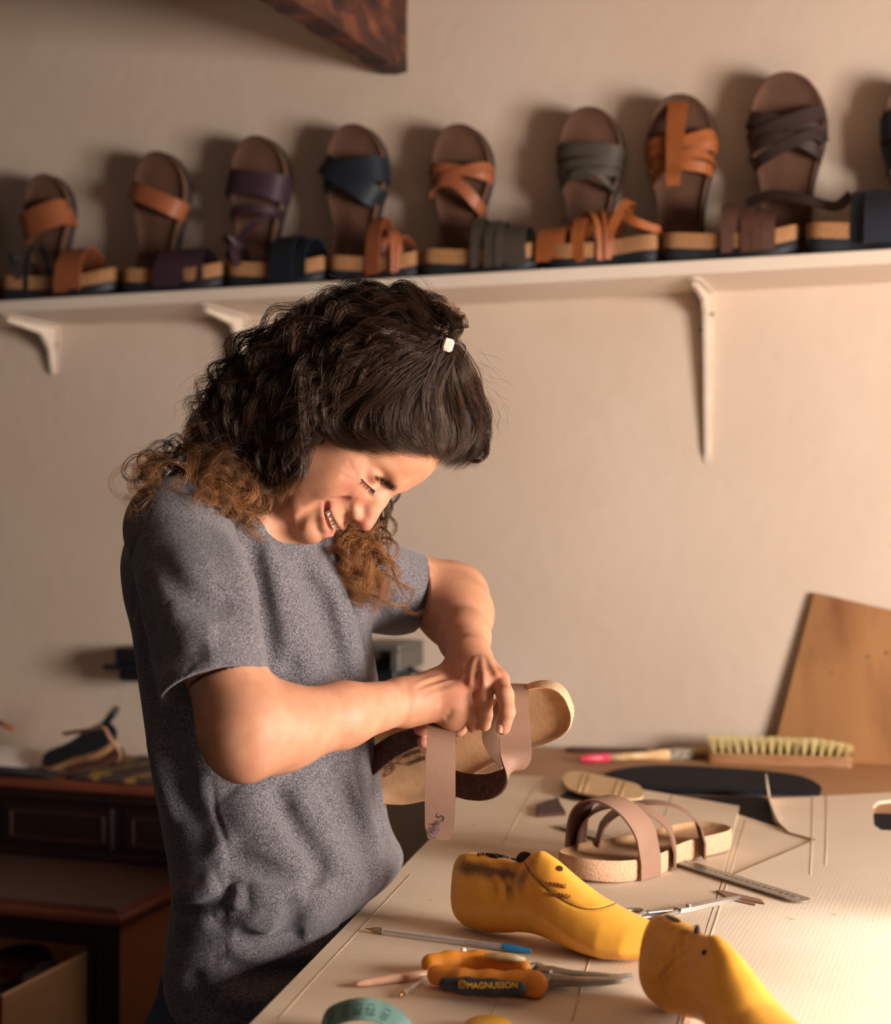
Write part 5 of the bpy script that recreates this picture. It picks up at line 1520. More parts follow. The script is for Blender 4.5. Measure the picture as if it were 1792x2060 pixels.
fade = np.exp(-((loc[:, 2] - .062) / .012) ** 2) * np.clip((loc[:, 0] - .05) / .03, 0, 1) * np.clip((.105 - loc[:, 0]) / .02, 0, 1)
fade2 = np.exp(-((loc[:, 2] - .080) / .018) ** 2) * np.exp(-((loc[:, 0] - .103) / .012) ** 2)
streak = .5 + .5 * np.sin(loc[:, 0] * 2100 + 3 * n1) ; spk = nz(V, 900, 8)
gm = np.clip(band * (.75 + .5 * streak * (1 + spk)) + (fade * .8 + fade2 * .45) * np.clip(.55 + 1.6 * n2, 0, 1), 0, .96)
cr = np.clip(-(pr1 and 0), 0, 1)
colL = LAST_C * (1 - gm[:, None]) + GRIME * gm[:, None]
r1 = empty('shoe_last', oL, 'whole yellow shoe last with a black smudged heel and a round side hole', 'shoe last')
mesh_obj('last_body', V, F, M_LAST, r1, True, cols=colL)
def disc_on(pr, px, py, r, m, parent, name, dep=.0012):
    h = hit(pr, px, py)
    e = .002; g = np.array([float(ev(pr, (h + v)[None])[0] - ev(pr, (h - v)[None])[0]) for v in np.eye(3) * e]); g /= np.linalg.norm(g)
    mb = MB(); mb.tube([h - g * .002, h + g * .0003], r, 20); return mb.build(name, m, parent, smooth=False)
_sl = hits(pr1, cat(np.array([(1047, 1712), (1062, 1748), (1090, 1780), (1125, 1806), (1160, 1824), (1195, 1829), (1232, 1820), (1263, 1802)], float), 5), inset=.0004)
mb = MB(); mb.tube(_sl, .00045, 5); mb.build('seam_line', M_HOLEIN, r1, smooth=True)
disc_on(pr1, 1126, 1747, .0034, M_HOLEIN, r1, 'side_hole')
# embossed lettering of the last
def surf_text(pr, body, px, py, px2, py2, size, m, parent):
    a = hit(pr, px, py); b = hit(pr, px2, py2)
    e = .002; h = (a + b) / 2; c = hit(pr, (px + px2) / 2, (py + py2) / 2)
    g = np.array([float(ev(pr, (c + v)[None])[0] - ev(pr, (c - v)[None])[0]) for v in np.eye(3) * e]); g /= np.linalg.norm(g)
    x = b - a; x -= g * x.dot(g); y = np.cross(g, x)
    return text_obj(body, 'lettering', m, parent, c + g * .0006, x, y, size, .0006)
M_EMB = mat('embossed_brown', '#8A4E1C', .6)  # raised letters in a darker brown than the yellow plastic
surf_text(pr1, 'BORRAS', 1094, 1778, 1140, 1784, .0066, M_EMB, r1)
surf_text(pr1, 'MALLORCA', 1098, 1798, 1146, 1804, .0058, M_EMB, r1)
# torn hole on top and the leather bit standing on it
tp = oL + A1[:, 0].astype(float) * .050 + np.array([0, 0, .0850])
mb = MB(); g = np.random.default_rng(2)
for i in range(16):
    a = g.uniform(0, 6.28); c_ = tp + A1[:, 0].astype(float) * g.normal(0, .011) + A1[:, 1].astype(float) * g.normal(0, .003)
    mb.box(c_ + [0, 0, .0006], (g.uniform(.003, .009), g.uniform(.0015, .003), g.uniform(.0012, .0035)), np.array(Matrix.Rotation(a, 3, 'Z') @ Matrix.Rotation(g.normal(0, .4), 3, 'Y')))
mb.build('torn_hole', M_HOLEIN, r1)
bt = hit(pr1, 1062, 1713); 
lb_ = oL + A1[:, 0].astype(float) * .089 + np.array([0, 0, .0845])
o_ = [(-.0085, 0), (-.0075, .006), (-.003, .0105), (.003, .011), (.0075, .009), (.0085, .002), (.006, -.001)]
mb = MB(); mb.prism(cat(o_, 4, closed=True), -.0012, .0012, np.stack([U, [0, 0, 1.], NV], 1), lb_); tag(mb.build('leather_scrap', M_BIT, None), 'dark leather bit standing on top of the whole yellow last', 'leather scrap')
# second last, close to the camera
oM = on_z(1318, 2010, ZC) + np.array([0, 0, 0]); dM = on_z(1668, 2220, ZC) - oM
def ex2(pr): return [crease(pr, [(1378, 1872), (1372, 1900), (1382, 1945), (1400, 1990)], -.0018, .0025, n=5)]
V, F, pr2, A2 = build_last('', oM, dM, 1, ex2, -.1)
loc = (V - oM) @ A2.astype(float)
n1 = nz(V, 120, 5); n2 = nz(V, 420, 6)
g1 = np.exp(-((loc[:, 0] - .060) / .018) ** 2) * np.exp(-((loc[:, 2] - .060) / .030) ** 2) * np.clip(.25 + .9 * n1 + .5 * n2, 0, .6)
g2 = np.exp(-((loc[:, 0] - .012) / .005) ** 2) * np.exp(-((loc[:, 2] - .052) / .012) ** 2) * .75
g3 = np.exp(-((loc[:, 2] - .0845) / .0022) ** 2) * np.clip(.2 + 1.2 * n2, 0, 1) * (loc[:, 0] < .09) * .5
gm = np.clip(g1 + g2 + g3, 0, .9)
colM = LAST_C * (1 - gm[:, None]) + np.array([.16, .055, .02]) * gm[:, None]
r2 = empty('shoe_last', oM, 'scuffed yellow shoe last cut off by the bottom of the photo', 'shoe last')
mesh_obj('last_body', V, F, M_LAST, r2, True, cols=colM)
disc_on(pr2, 1416, 1916, .0028, M_HOLEIN, r2, 'side_hole')
a2 = A2[:, 0].astype(float); b2 = A2[:, 1].astype(float)
mb = MB(); mb.prism([(math.cos(t) * .0125, math.sin(t) * .0035) for t in np.linspace(0, 6.28, 20)[:-1]], -.001, .0006, np.stack([a2, b2, [0, 0, 1.]], 1), oM + a2 * .032 + [0, 0, .0851]); mb.build('top_slot', M_HOLEIN, r2)
mb = MB(); c_ = oM + a2 * .074 + [0, 0, .0835]; mb.tube([c_ + [0, 0, -.004], c_ + [0, 0, .003], c_ + a2 * .001 + [0, 0, .006]], [.0035, .0042, .002], 12, flat=.7); mb.build('hinge_pin', M_BIT, r2, smooth=True)

# ------------------------------------------------------------------ sandal being made, lying on the table
hl = on_z(1412, 1700, ZC)
tsd = empty('sandal', hl, 'unfinished sandal with taupe crossed straps lying on the cardboard', 'sandal')
tsd.location = (0, 0, 0)
Lt = .310
zt, lift, fb_ = sole_parts(tsd, Lt, 1, 1.0, M_CORKN, M_BED, outsole=False, t_cork=.020, spring=.03, rim=.007)
straps(tsd, Lt, 1, 1.0, zt - .004, lift, [
    dict(m=M_TAUPE, a=.72, b=.76, h=.074, w=.046, z_end=.001, p=2.1, skew=.05),
    dict(m=M_TAUPE, a=.50, b=.74, h=.060, w=.044, z_end=.001, p=2.1, skew=.03),
    dict(m=M_TAUPE, a=.28, b=.62, h=.052, w=.040, z_end=.001, p=2.1)])
place(tsd, on_z(1446, 1700, ZC) + np.array([0, 0, .0002]), (-.73, -.68, 0), (0, 0, 1))
GL_ = {'m': ([[(0, 0), (.02, 1), (.02, .7), (.25, 1), (.4, .8), (.4, 0), (.42, .7), (.65, 1), (.8, .8), (.82, 0)]], 1.0), 'a': ([[(.6, .8), (.35, 1), (.05, .6), (.15, .1), (.4, 0), (.6, .4), (.62, 1), (.62, .2), (.78, 0)]], .9),
 'r': ([[(0, 1), (.05, 0), (.06, .7), (.3, 1), (.5, .9)]], .6), 't': ([[(.2, 1.7), (.2, .2), (.4, 0), (.5, .1)], [(0, 1.05), (.48, 1.12)]], .6), 'i': ([[(.1, 1), (.1, .1), (.25, 0)], [(.1, 1.4), (.13, 1.5)]], .38),
 'n': ([[(0, 1), (0, 0), (.02, .7), (.3, 1), (.5, .8), (.52, 0)]], .72), 'c': ([[(.6, .85), (.3, 1), (.02, .5), (.25, 0), (.6, .15)]], .74), 'd': ([[(.6, .7), (.3, .9), (.02, .45), (.25, 0), (.55, .25), (.64, 1.8), (.62, .1), (.75, 0)]], .88),
 'e': ([[(.05, .5), (.55, .58), (.4, 1), (.1, .8), (.05, .3), (.3, 0), (.6, .15)]], .72), 'l': ([[(.1, 1.8), (.08, .2), (.25, 0)]], .4), 'S': ([[(.6, 1.5), (.25, 1.7), (.05, 1.2), (.5, .8), (.5, .2), (0, .1)]], .8),
 '=': ([[(0, .6), (.5, .6)], [(0, 1.0), (.5, 1.0)]], .75), '(': ([[(.3, 1.8), (.02, .9), (.3, 0)]], .4), ')': ([[(0, 1.8), (.28, .9), (0, 0)]], .4), 'I': ([[(.1, 1.5), (.1, .1)]], .32)}
def strokes(text, T, r):
    mb = MB(); x = 0
    for ch in text:
        for pl in GL_[ch][0]:
            P = cat(np.array(pl, float), 4) if len(pl) > 2 else np.array(pl, float)
            mb.tube([T((x + q[0] + q[1] * .18, q[1])) for q in P], r, 4)
        x += GL_[ch][1]
    return mb
def script_logo(root, L, zt, y0, x0, ang, s=1.0, m=None, at=None):
    """snail drawing and hand lettering stamped on the footbed"""
    m = m or M_INK
    ca, sa = math.cos(ang), math.sin(ang)
    def T(p): return np.array([x0 + (p[0] * ca - p[1] * sa) * s, y0 + (p[0] * sa + p[1] * ca) * s, zt])
    mb = MB()
    th = np.linspace(0, 4.6 * math.pi, 70); r = .0010 + .0068 * (th / th[-1])
    mb.tube([T((r_ * math.cos(t_), r_ * math.sin(t_))) for r_, t_ in zip(r, th)], .00028, 4)
    mb.tube([T(p) for p in cat([(.0070, .003), (.0120, .0005), (.0165, .0030), (.0190, .0070)], 6)], .00028, 4)
    mb.tube([T(p) for p in cat([(.0120, .0005), (.0160, -.0020), (.0195, -.0022)], 6)], .00028, 4)
    mb.tube([T(p) for p in cat([(-.0065, -.004), (-.0115, -.0085), (-.0065, -.0082), (.0, -.0078)], 6)], .00028, 4)
    o = mb.build('snail_emblem', m, None, smooth=True); o.parent = root
    outs = [o]
    for body, p in (('martina', (.0225, .0030)), ('candela', (.0225, -.0072))):
        mb = strokes(body, lambda q, p=p: T((p[0] + q[0] * .0046, p[1] + q[1] * .0042)), .00026 * s)
        t = mb.build('handwriting', m, None, smooth=True); t.parent = root; outs.append(t)
    return outs
script_logo(tsd, Lt, zt - .0058, Lt * .86, -.012, math.pi * .5 + .4, .8)

# ------------------------------------------------------------------ sandal in the hands
hs_ = empty('sandal', (0, 0, 0), 'unfinished sandal held in both hands with stamped snail logo', 'sandal')
toe_p, heel_p = W(722, 1553, 1.745), W(1150, 1400, 1.665)
Lh = float(np.linalg.norm(toe_p - heel_p))
zt, lift, fbh = sole_parts(hs_, Lh, -1, .96, M_CORKN, M_BED, outsole=False, t_cork=.020, spring=.02, rim=.007)
hdir = (toe_p - heel_p) / Lh; hz = np.array([.06, -.985, -.12])
place(hs_, heel_p - hz * .0 , hdir, hz)
bpy.context.view_layer.update()
Mh = np.array(hs_.matrix_basis); Mi = np.linalg.inv(Mh)
def to_h(p): return (Mi @ np.r_[p, 1])[:3]
# logo: centre of the snail at (783, 1541) and lettering running up to the right
pl_z = zt - .0070
def ray_to_bed(px, py):
    o = np.array([0, 0, CAM_Z]); d = W(px, py, 1) - o; n = Mh[:3, 2]; c = Mh[:3, 3] + n * pl_z
    return to_h(o + d * ((c - o) @ n / (d @ n)))
a_, b_ = ray_to_bed(783, 1543), ray_to_bed(836, 1523)
v_ = (b_ - a_)[:2]; ang = math.atan2(v_[1], v_[0])
script_logo(hs_, Lh, pl_z + .0004, a_[1], a_[0], ang, np.linalg.norm(v_) / .036)
def world_ribbon(name, pts, wd, w, m, thick=.0026, n=8, parent=hs_, backm=None, jag=0):
    P = cat(np.array(pts, float), n); D = cat(np.array(wd, float), n)
    ww = w if np.isscalar(w) else np.interp(np.linspace(0, 1, len(P)), np.linspace(0, 1, len(w)), w)
    V, F = ribbon(P, D, ww, thick)
    ms = [m, backm or m]; idx = []
    k = 10
    for i in range(len(P) - 1):
        for j in range(k): idx.append(1 if (backm is not None and j in (5, 6, 7, 8, 9, 0)) else 0)
    idx += [1, 1]
    o = mesh_obj(name, V, F, ms, parent, True, matidx=idx, auto=50)
    return o
# heel-side strap: from the top edge, down across the footbed, then curling back to the left
world_ribbon('strap', [W(1036, 1377, 1.668), W(1034, 1392, 1.640), W(1033, 1430, 1.628), W(1036, 1480, 1.615), W(1036, 1525, 1.600), W(1020, 1562, 1.600), W(985, 1582, 1.615), W(945, 1583, 1.640), W(912, 1574, 1.655), W(880, 1560, 1.662)],
             [(1, .10, 0), (1, .10, 0), (1, .1, .03), (.96, .2, .15), (.75, .35, .45), (.45, .40, .70), (.15, .35, .9), (.05, .30, 1), (.0, .25, 1), (0, .2, 1)],
             [.034, .034, .035, .036, .036, .032, .030, .030, .028, .028], M_TAUPE, backm=M_SUEDE)
# strap end held in the fist and hanging down
o = world_ribbon('strap', [W(889, 1448, 1.618), W(888, 1475, 1.596), W(886, 1530, 1.588), W(885, 1600, 1.588), W(884, 1660, 1.592), W(881, 1688, 1.594)],
             [(1, .12, .02), (1, .1, .02), (1, .1, 0), (1, .05, -.02), (1, 0, -.03), (1, 0, -.03)], [.029, .0315, .0335, .0345, .0330, .0235], M_TAUPE, backm=M_SUEDE)
cI = mat('violet_ink', '#2B2550', .6)
_e1 = np.array([.42, 0, .91]); _e2 = np.array([-.91, 0, .42]); _o = W(866, 1686, 1.5893)
strokes('(III)=S', lambda q: _o + _e1 * q[0] * .0088 + _e2 * (q[1] - .9) * .0062 + np.array([0, -.0004, 0]), .00048).build('handwriting', cI, hs_, smooth=True)
# toe-side strap turned inside out, seen above the logo
world_ribbon('strap', [W(728, 1548, 1.712), W(752, 1530, 1.695), W(790, 1503, 1.670), W(835, 1484, 1.645), W(868, 1474, 1.640)],
             [(.1, .35, 1)] * 5, [.036, .035, .030, .022, .014], M_SUEDE)
world_ribbon('strap', [W(1022, 1400, 1.640), W(1000, 1440, 1.642), W(985, 1480, 1.644), W(1000, 1510, 1.640), W(1022, 1535, 1.630)], [(.9, .1, .35)] * 5, [.018, .018, .018, .020, .022], M_TAUPE)
# ------------------------------------------------------------------ ballpoint pen
M_CLEAR = mat('clear_plastic', '#EDE6DA', .15, spec=.6); M_CLEAR.node_tree.nodes['Principled BSDF'].inputs['Alpha'].default_value = .38
M_BLUE = mat('blue_pen_cap', '#1F86C4', .35)
M_BRASS = mat('pen_tip', '#B58B4A', .35, metal=1.0)
M_REFILL = mat('ink_refill', '#3A2C3A', .4)
p0, p1 = on_z(735, 1868, ZC + .004), on_z(1068, 1913, ZC + .004)
pd = p1 - p0; PL = np.linalg.norm(pd); pd /= PL
pen = empty('ballpoint_pen', (p0 + p1) / 2, 'clear ballpoint pen with a blue end cap on the cardboard', 'pen')
def along(o, d, t): return o + d * t
mb = MB(); mb.tube([along(p0, pd, 0), along(p0, pd, .004), along(p0, pd, .010)], [.0004, .0010, .0024], 12); mb.build('tip', M_BRASS, pen, smooth=True)
mb = MB(); mb.tube([along(p0, pd, .010), along(p0, pd, .022), along(p0, pd, .0221)], [.0030, .0036, .0039], 6); mb.build('tip_cone', mat('smoke_plastic', '#B79A78', .2, trans=.4), pen)
mb = MB(); mb.tube([along(p0, pd, .022), along(p0, pd, PL - .030)], .0039, 6); mb.build('barrel', M_CLEAR, pen)
mb = MB(); mb.tube([along(p0, pd, .020), along(p0, pd, PL * .62)], .0011, 8); mb.build('refill', M_REFILL, pen, smooth=True)
mb = MB(); mb.tube([along(p0, pd, PL * .62), along(p0, pd, PL - .034)], .0024, 8); mb.build('ink', mat('blue_ink', '#1A2C55', .3), pen, smooth=True)
mb = MB(); mb.tube([along(p0, pd, PL - .032), along(p0, pd, PL - .030), along(p0, pd, PL - .006), along(p0, pd, PL)], [.0040, .0044, .0030, .0020], 12); mb.build('end_cap', M_BLUE, pen, smooth=True, auto=40)

# ------------------------------------------------------------------ pliers
M_GRIP = mat('orange_rubber', '#EC982F', .5, noise=('#DE8826', 30, 3, 2))
M_GRIPD = mat('dark_rubber', '#22252B', .45)
M_YEL = mat('yellow_print', '#E2A93B', .5)
M_JAW = mat('plier_steel', '#A8A39C', .3, metal=.75, noise=('#88837C', 60, 3, 2))
g0 = on_z(868, 1975, ZC + .010); gj = on_z(1090, 1975, ZC + .010); gt = on_z(1272, 1964, ZC + .006)
xd = gj - g0; GLn = np.linalg.norm(xd); xd /= GLn; yd = np.array([-xd[1], xd[0], 0])
pj = gj
pli = empty('pliers', (g0 + gt) / 2, 'bent nose pliers with orange and black handles', 'pliers')
def grip(name, ctr, rad, fl, zz):
    pr = chain(ctr, rad, k=.006)
    return pr
def build_sdf(name, prims, vox, lo, hi, m, parent, cols=None):
    V, F = surface(prims, vox, lo, hi); V = relax(V, F, 1); return mesh_obj(name, V, F, m, parent, True, cols=cols)
h1 = [on_z(x, y, ZC + .0115) for x, y in [(878, 1962), (930, 1972), (985, 1976), (1040, 1978), (1074, 1980)]]
g1p = chain(h1, [.0095, .0105, .0110, .0110, .0125], k=.006) + [cone(h1[-1], h1[-1] - yd * .006 + xd * .001, .011, .010, k=.006), plane([0, 0, ZC + .0005], [0, 0, -1])]
build_sdf('handle', g1p, .0014, np.min(h1, 0) - .03, np.max(h1, 0) + .03, M_GRIP, pli)
h2 = [on_z(x, y, ZC + .013) for x, y in [(866, 1938), (905, 1934), (960, 1932), (1015, 1938), (1052, 1950)]]
g2p = chain(h2, [.0095, .0095, .0092, .0090, .0085], k=.006) + [plane([0, 0, ZC + .0005], [0, 0, -1])]
h2o = build_sdf('handle', g2p, .0014, np.min(h2, 0) - .03, np.max(h2, 0) + .03, M_GRIP, pli)
# dark inlay with the lettering
inl = [on_z(x, y, ZC + .0165) - yd * 0 for x, y in [(896, 1972), (940, 1976), (990, 1979), (1045, 1982)]]
V_, F_2 = surface(chain([p - yd * .0066 - [0, 0, .0015] for p in inl], [.0066, .0078, .0080, .0070], k=.004) + [plane([0, 0, ZC + .002], [0, 0, -1])], .0014, np.min(inl, 0) - .03, np.max(inl, 0) + .03)
mesh_obj('inlay', relax(V_, F_2, 1), F_2, M_GRIPD, pli, True)
fwd = np.array([0, -1., 0]); 
ipr = chain([p - yd * .0066 - [0, 0, .0015] for p in inl], [.0066, .0078, .0080, .0070], k=.004)
def ray_text(body, px, py, size, slope=.04, sp=1.0):
    h = hit(ipr, px, py); 
    g = np.array([float(ev(ipr, (h + v)[None])[0] - ev(ipr, (h - v)[None])[0]) for v in np.eye(3) * .001]); g /= np.linalg.norm(g)
    x = xd.copy(); x -= g * x.dot(g); y = np.cross(g, x)
    return text_obj(body, 'lettering', M_YEL, pli, h + g * .0007, x, y, size, .0006, spacing=sp)
ray_text('MAGNUSSON', 990, 1983, .0078)
ray_text('(|)', 930, 1979, .0085)
# cream tape wrapped on the second handle
mb = MB(); tpz = on_z(1020, 1926, ZC + .0225)
pts = [on_z(x, y, ZC + .0222) for x, y in [(975, 1922), (1005, 1925), (1035, 1928), (1056, 1930)]]
mb.tube(pts, [.0030, .0065, .0072, .0030], 12, flat=.45); mb.build('tape_wrap', mat('cream_tape', '#E6D9B5', .6, noise=('#C9B06A', 90, 3, 2)), pli, smooth=True)
# steel head and bent jaws
mb = MB()
def bar(pts, ws, hs):
    P = cat(np.array(pts), 5); n = len(P); w = np.interp(np.linspace(0, 1, n), np.linspace(0, 1, len(ws)), ws); h = np.interp(np.linspace(0, 1, n), np.linspace(0, 1, len(hs)), hs)
    T = np.gradient(P, axis=0); T /= np.linalg.norm(T, axis=1)[:, None]; s_ = np.cross(T, [0, 0, 1.]); s_ /= np.linalg.norm(s_, axis=1)[:, None]
    prof = [(-1, -.6), (-.6, -1), (.6, -1), (1, -.6), (1, .6), (.6, 1), (-.6, 1), (-1, .6)]
    V = np.concatenate([[P[i] + s_[i] * a * w[i] / 2 + np.array([0, 0, b * h[i] / 2]) for a, b in prof] for i in range(n)])
    F = [(i * 8 + j, i * 8 + (j + 1) % 8, (i + 1) * 8 + (j + 1) % 8, (i + 1) * 8 + j) for i in range(n - 1) for j in range(8)] + [tuple(range(8))[::-1], tuple((n - 1) * 8 + j for j in range(8))]
    mb.add(V, F)
jz = ZC + .0095
J = lambda x, y, z=jz: on_z(x, y, z)
mb = MB(); bar([J(1075, 1968), J(1105, 1970), J(1150, 1974), J(1200, 1974), J(1245, 1972), J(1272, 1966)], [.016, .018, .0105, .0085, .006, .003], [.013, .013, .009, .008, .006, .003]); mb.build('jaw', M_JAW, pli, auto=40)
mb = MB(); bar([J(1085, 1955), J(1110, 1958), J(1150, 1962), J(1200, 1965), J(1240, 1966), J(1270, 1961)], [.012, .014, .009, .0075, .006, .003], [.012, .012, .009, .008, .006, .003]); mb.build('jaw', M_JAW, pli, auto=40)
mb = MB(); c_ = J(1098, 1966); mb.tube([c_ + [0, 0, .002], c_ + [0, 0, .0085]], .0072, 20); mb.build('joint', M_JAW, pli, auto=40)
mb = MB(); bar([J(1058, 1955), J(1080, 1950), J(1098, 1960)], [.010, .010, .010], [.012, .013, .012]); bar([J(1072, 1982), J(1090, 1980), J(1100, 1970)], [.012, .012, .010], [.013, .013, .012]); mb.build('collar', mat('grey_collar', '#8C877A', .5), pli, auto=40)

# ------------------------------------------------------------------ wooden pick, glass tube, bead, tape measure, yellow disc
M_PICK = mat('pale_wood_tool', '#D9A98A', .35)
a_ = on_z(713, 1980, ZC + .0045); b_ = on_z(868, 1958, ZC + .0045); d_ = b_ - a_
mb = MB(); mb.tube([a_ + d_ * t for t in (0, .04, .15, .4, .7, 1.0, 1.03)], [.001, .0026, .0038, .0045, .0045, .0042, .001], 14); tag(mb.build('smoothing_stick', M_PICK, None, smooth=True), 'pink tinted tapered wooden stick under the pliers handle', 'tool')
a_ = on_z(803, 2004, ZC + .0028); b_ = on_z(866, 1962, ZC + .0028); d_ = b_ - a_
tube_ = empty('glass_tube', (a_ + b_) / 2, 'thin clear tube with a gold tip poking out below the pliers', 'tube')
mb = MB(); mb.tube([a_ + d_ * .12, b_ + d_ * .2], .0026, 12); mb.build('tube', M_CLEAR, tube_, smooth=True, auto=50)
mb = MB(); mb.tube([a_, a_ + d_ * .10, a_ + d_ * .14], [.0012, .0016, .0024], 10); mb.build('tip', M_BRASS, tube_, smooth=True)
mb = MB(); c_ = on_z(932, 1912, ZC + .003); t_ = np.linspace(0, math.pi, 9); mb.tube([c_ + [0, 0, -.0032 * math.cos(q_)] for q_ in t_], [max(.0032 * math.sin(q_), .0001) for q_ in t_], 14); tag(mb.build('bead', M_WHITE, None, smooth=True), 'tiny white bead between the pen and the pliers', 'bead')
M_TAPE = mat('green_tape', '#6C8B82', .55, noise=('#56756B', 40, 3, 2))
M_TAPEP = mat('tape_print', '#2E5148', .6)
tm = empty('tape_measure', on_z(735, 2060, ZC), 'green printed tailor tape curling up at the bottom edge of the photo', 'tape measure')
yt = 1.262
pts = [W(640, 2100, yt + .02), W(655, 2055, yt + .01), W(690, 2036, yt), W(730, 2030, yt - .005), W(770, 2038, yt - .005), W(805, 2062, yt - .01), W(820, 2100, yt - .02)]
P = cat(np.array(pts), 8); D = np.tile([.0, .8, .5], (len(P), 1)); V, F = ribbon(P, D, .024, .0008); mesh_obj('tape', V, F, M_TAPE, tm, True, auto=50)
T_ = np.gradient(P, axis=0); T_ /= np.linalg.norm(T_, axis=1)[:, None]
for k_, txt in ((11, '126'), (17, '127'), (22, '128'), (27, '129'), (33, '130')):
    if k_ < len(P):
        Dk = np.array([0, .8, .5]) - T_[k_] * T_[k_].dot([0, .8, .5]); Dk /= np.linalg.norm(Dk); nn = np.cross(T_[k_], Dk)
        if nn[1] > 0 and nn[2] < 0: nn = -nn
        if nn[2] < 0: nn = -nn
        y_ = np.cross(nn, T_[k_])
        text_obj(txt, 'numeral', M_TAPEP, tm, P[k_] + nn * .0006, -y_, T_[k_], .010, .0001)
yd_ = on_z(982, 2068, ZC + .006)
mb = MB(); mb.tube([yd_ + [0, 0, -.006], yd_ + [0, 0, -.004], yd_ + [0, 0, .004], yd_ + [0, 0, .006]], [.018, .021, .021, .017], 36); tag(mb.build('yellow_knob', mat('amber_plastic', '#C79324', .4), None, smooth=True, auto=40), 'amber yellow round lid peeking in at the bottom edge', 'lid')

# ------------------------------------------------------------------ shoe brush and paint brush at the back
M_BRW = mat('brush_wood', '#A97A4F', .6, noise=('#8A5C38', 20, 5, 2), stretch=(1, 1, 6))
M_BRI = mat('bristle', '#D6C184', .8)
e0 = on_z(1426, 1534, TZ) + NV * .018; e1 = on_z(1716, 1542, TZ) + NV * .024
bd_ = e1 - e0; BL = np.linalg.norm(bd_); bd_ /= BL; bn_ = np.array([-bd_[1], bd_[0], 0])
br = empty('shoe_brush', (e0 + e1) / 2, 'wooden shoe brush lying with its cream bristles upwards', 'brush')
ol = cat([(0, .018), (.02, .026), (BL * .5, .027), (BL - .02, .026), (BL, .018), (BL, -.014), (BL - .02, -.024), (BL * .5, -.026), (.02, -.024), (0, -.014)], 5, closed=True)
mb = MB(); mb.prism(ol, .0005, .021, np.stack([bd_, bn_, [0, 0, 1.]], 1), e0 + bn_ * .026); mb.build('brush_back', M_BRW, br, auto=50)
g = np.random.default_rng(9); mb = MB()
HVv, HFf, cnt = [], [], 0
for i in range(17):
    for j in range(5):
        cx_ = .012 + i * (BL - .024) / 16; cy_ = (j - 2) * .0095
        base_ = e0 + bn_ * (.026 + cy_) + bd_ * cx_ + [0, 0, .021]
        u_ = i / 16; hh = .028 - .010 * max(0, (u_ - .72) / .28) ** 1.5
        for k_ in range(26):
            a = g.uniform(0, 6.28); r_ = g.random() ** .5
            b0 = base_ + (bd_ * math.cos(a) + bn_ * math.sin(a)) * r_ * .0022
            lean = (bd_ * (math.cos(a) * r_ * .0062 + (u_ - .45) * .012) + bn_ * (math.sin(a) * r_ * .005 + cy_ * .25))
            t_ = b0 + lean + [0, 0, hh * g.uniform(.92, 1.04)]
            s_ = bd_ * .00042; q_ = bn_ * .00042
            V3 = [b0 + s_, b0 - s_ * .5 + q_, b0 - s_ * .5 - q_, t_ + s_ * .9, t_ - s_ * .45 + q_ * .9, t_ - s_ * .45 - q_ * .9]
            HVv += V3; HFf += [(cnt, cnt + 1, cnt + 4, cnt + 3), (cnt + 1, cnt + 2, cnt + 5, cnt + 4), (cnt + 2, cnt, cnt + 3, cnt + 5), (cnt + 3, cnt + 4, cnt + 5)]; cnt += 6
mesh_obj('bristles', HVv, HFf, M_BRI, br, False)
pb = empty('paint_brush', on_z(1280, 1524, TZ), 'round paint brush with a red dipped handle by the back wall', 'brush')
a_ = on_z(1163, 1527, TZ + .008); b_ = on_z(1345, 1518, TZ + .010); d_ = b_ - a_
mb = MB(); mb.tube([a_ + d_ * t for t in (0, .02, .10, .22, .34)], [.002, .006, .0085, .009, .0082], 16); mb.build('handle_end', mat('red_paint', '#C6203A', .35, noise=('#D8546A', 60, 3, 2)), pb, smooth=True)
mb = MB(); mb.tube([a_ + d_ * t for t in (.34, .6, .8, 1.0)], [.0080, .0072, .0090, .0115], 16); mb.build('handle', mat('ochre_wood', '#C99A5E', .5, noise=('#E0C9A0', 50, 3, 3)), pb, smooth=True)
mb = MB(); mb.tube([b_, b_ + d_ * .02, b_ + d_ * .20, b_ + d_ * .26], [.0120, .0130, .0135, .0130], 20); mb.build('twine_binding', mat('twine', '#B9AC96', .8, noise=('#3C342B', 120, 3, 2.5), stretch=(1, 1, 1)), pb, smooth=True)
c2 = b_ + d_ * .26; mb = MB()
for k_ in range(260):
    a = g.uniform(0, 6.28); r_ = g.random() ** .5
    o1 = (np.array([0, 0, 1.]) * math.cos(a) + bn_ * math.sin(a)) * r_ * .011
    e_ = c2 + o1 * 1.15 + d_ * .42 * g.uniform(.85, 1.05); e_[2] = max(e_[2], TZ + .001)
    mb.tube([c2 + o1, e_], [.0006, .0003], 3, cap=False)
mb.build('bristles', M_BRI, pb)
mb = MB(); a_ = on_z(1136, 1508, TZ + .006); b_ = on_z(1300, 1510, TZ + .006); mb.tube([a_, a_ + (b_ - a_) * .1, b_], [.003, .006, .005], 10)
tag(mb.build('dark_stick', mat('dark_wood', '#4A2E24', .7), None, smooth=True), 'thin dark stick lying behind the red handled brush', 'stick')

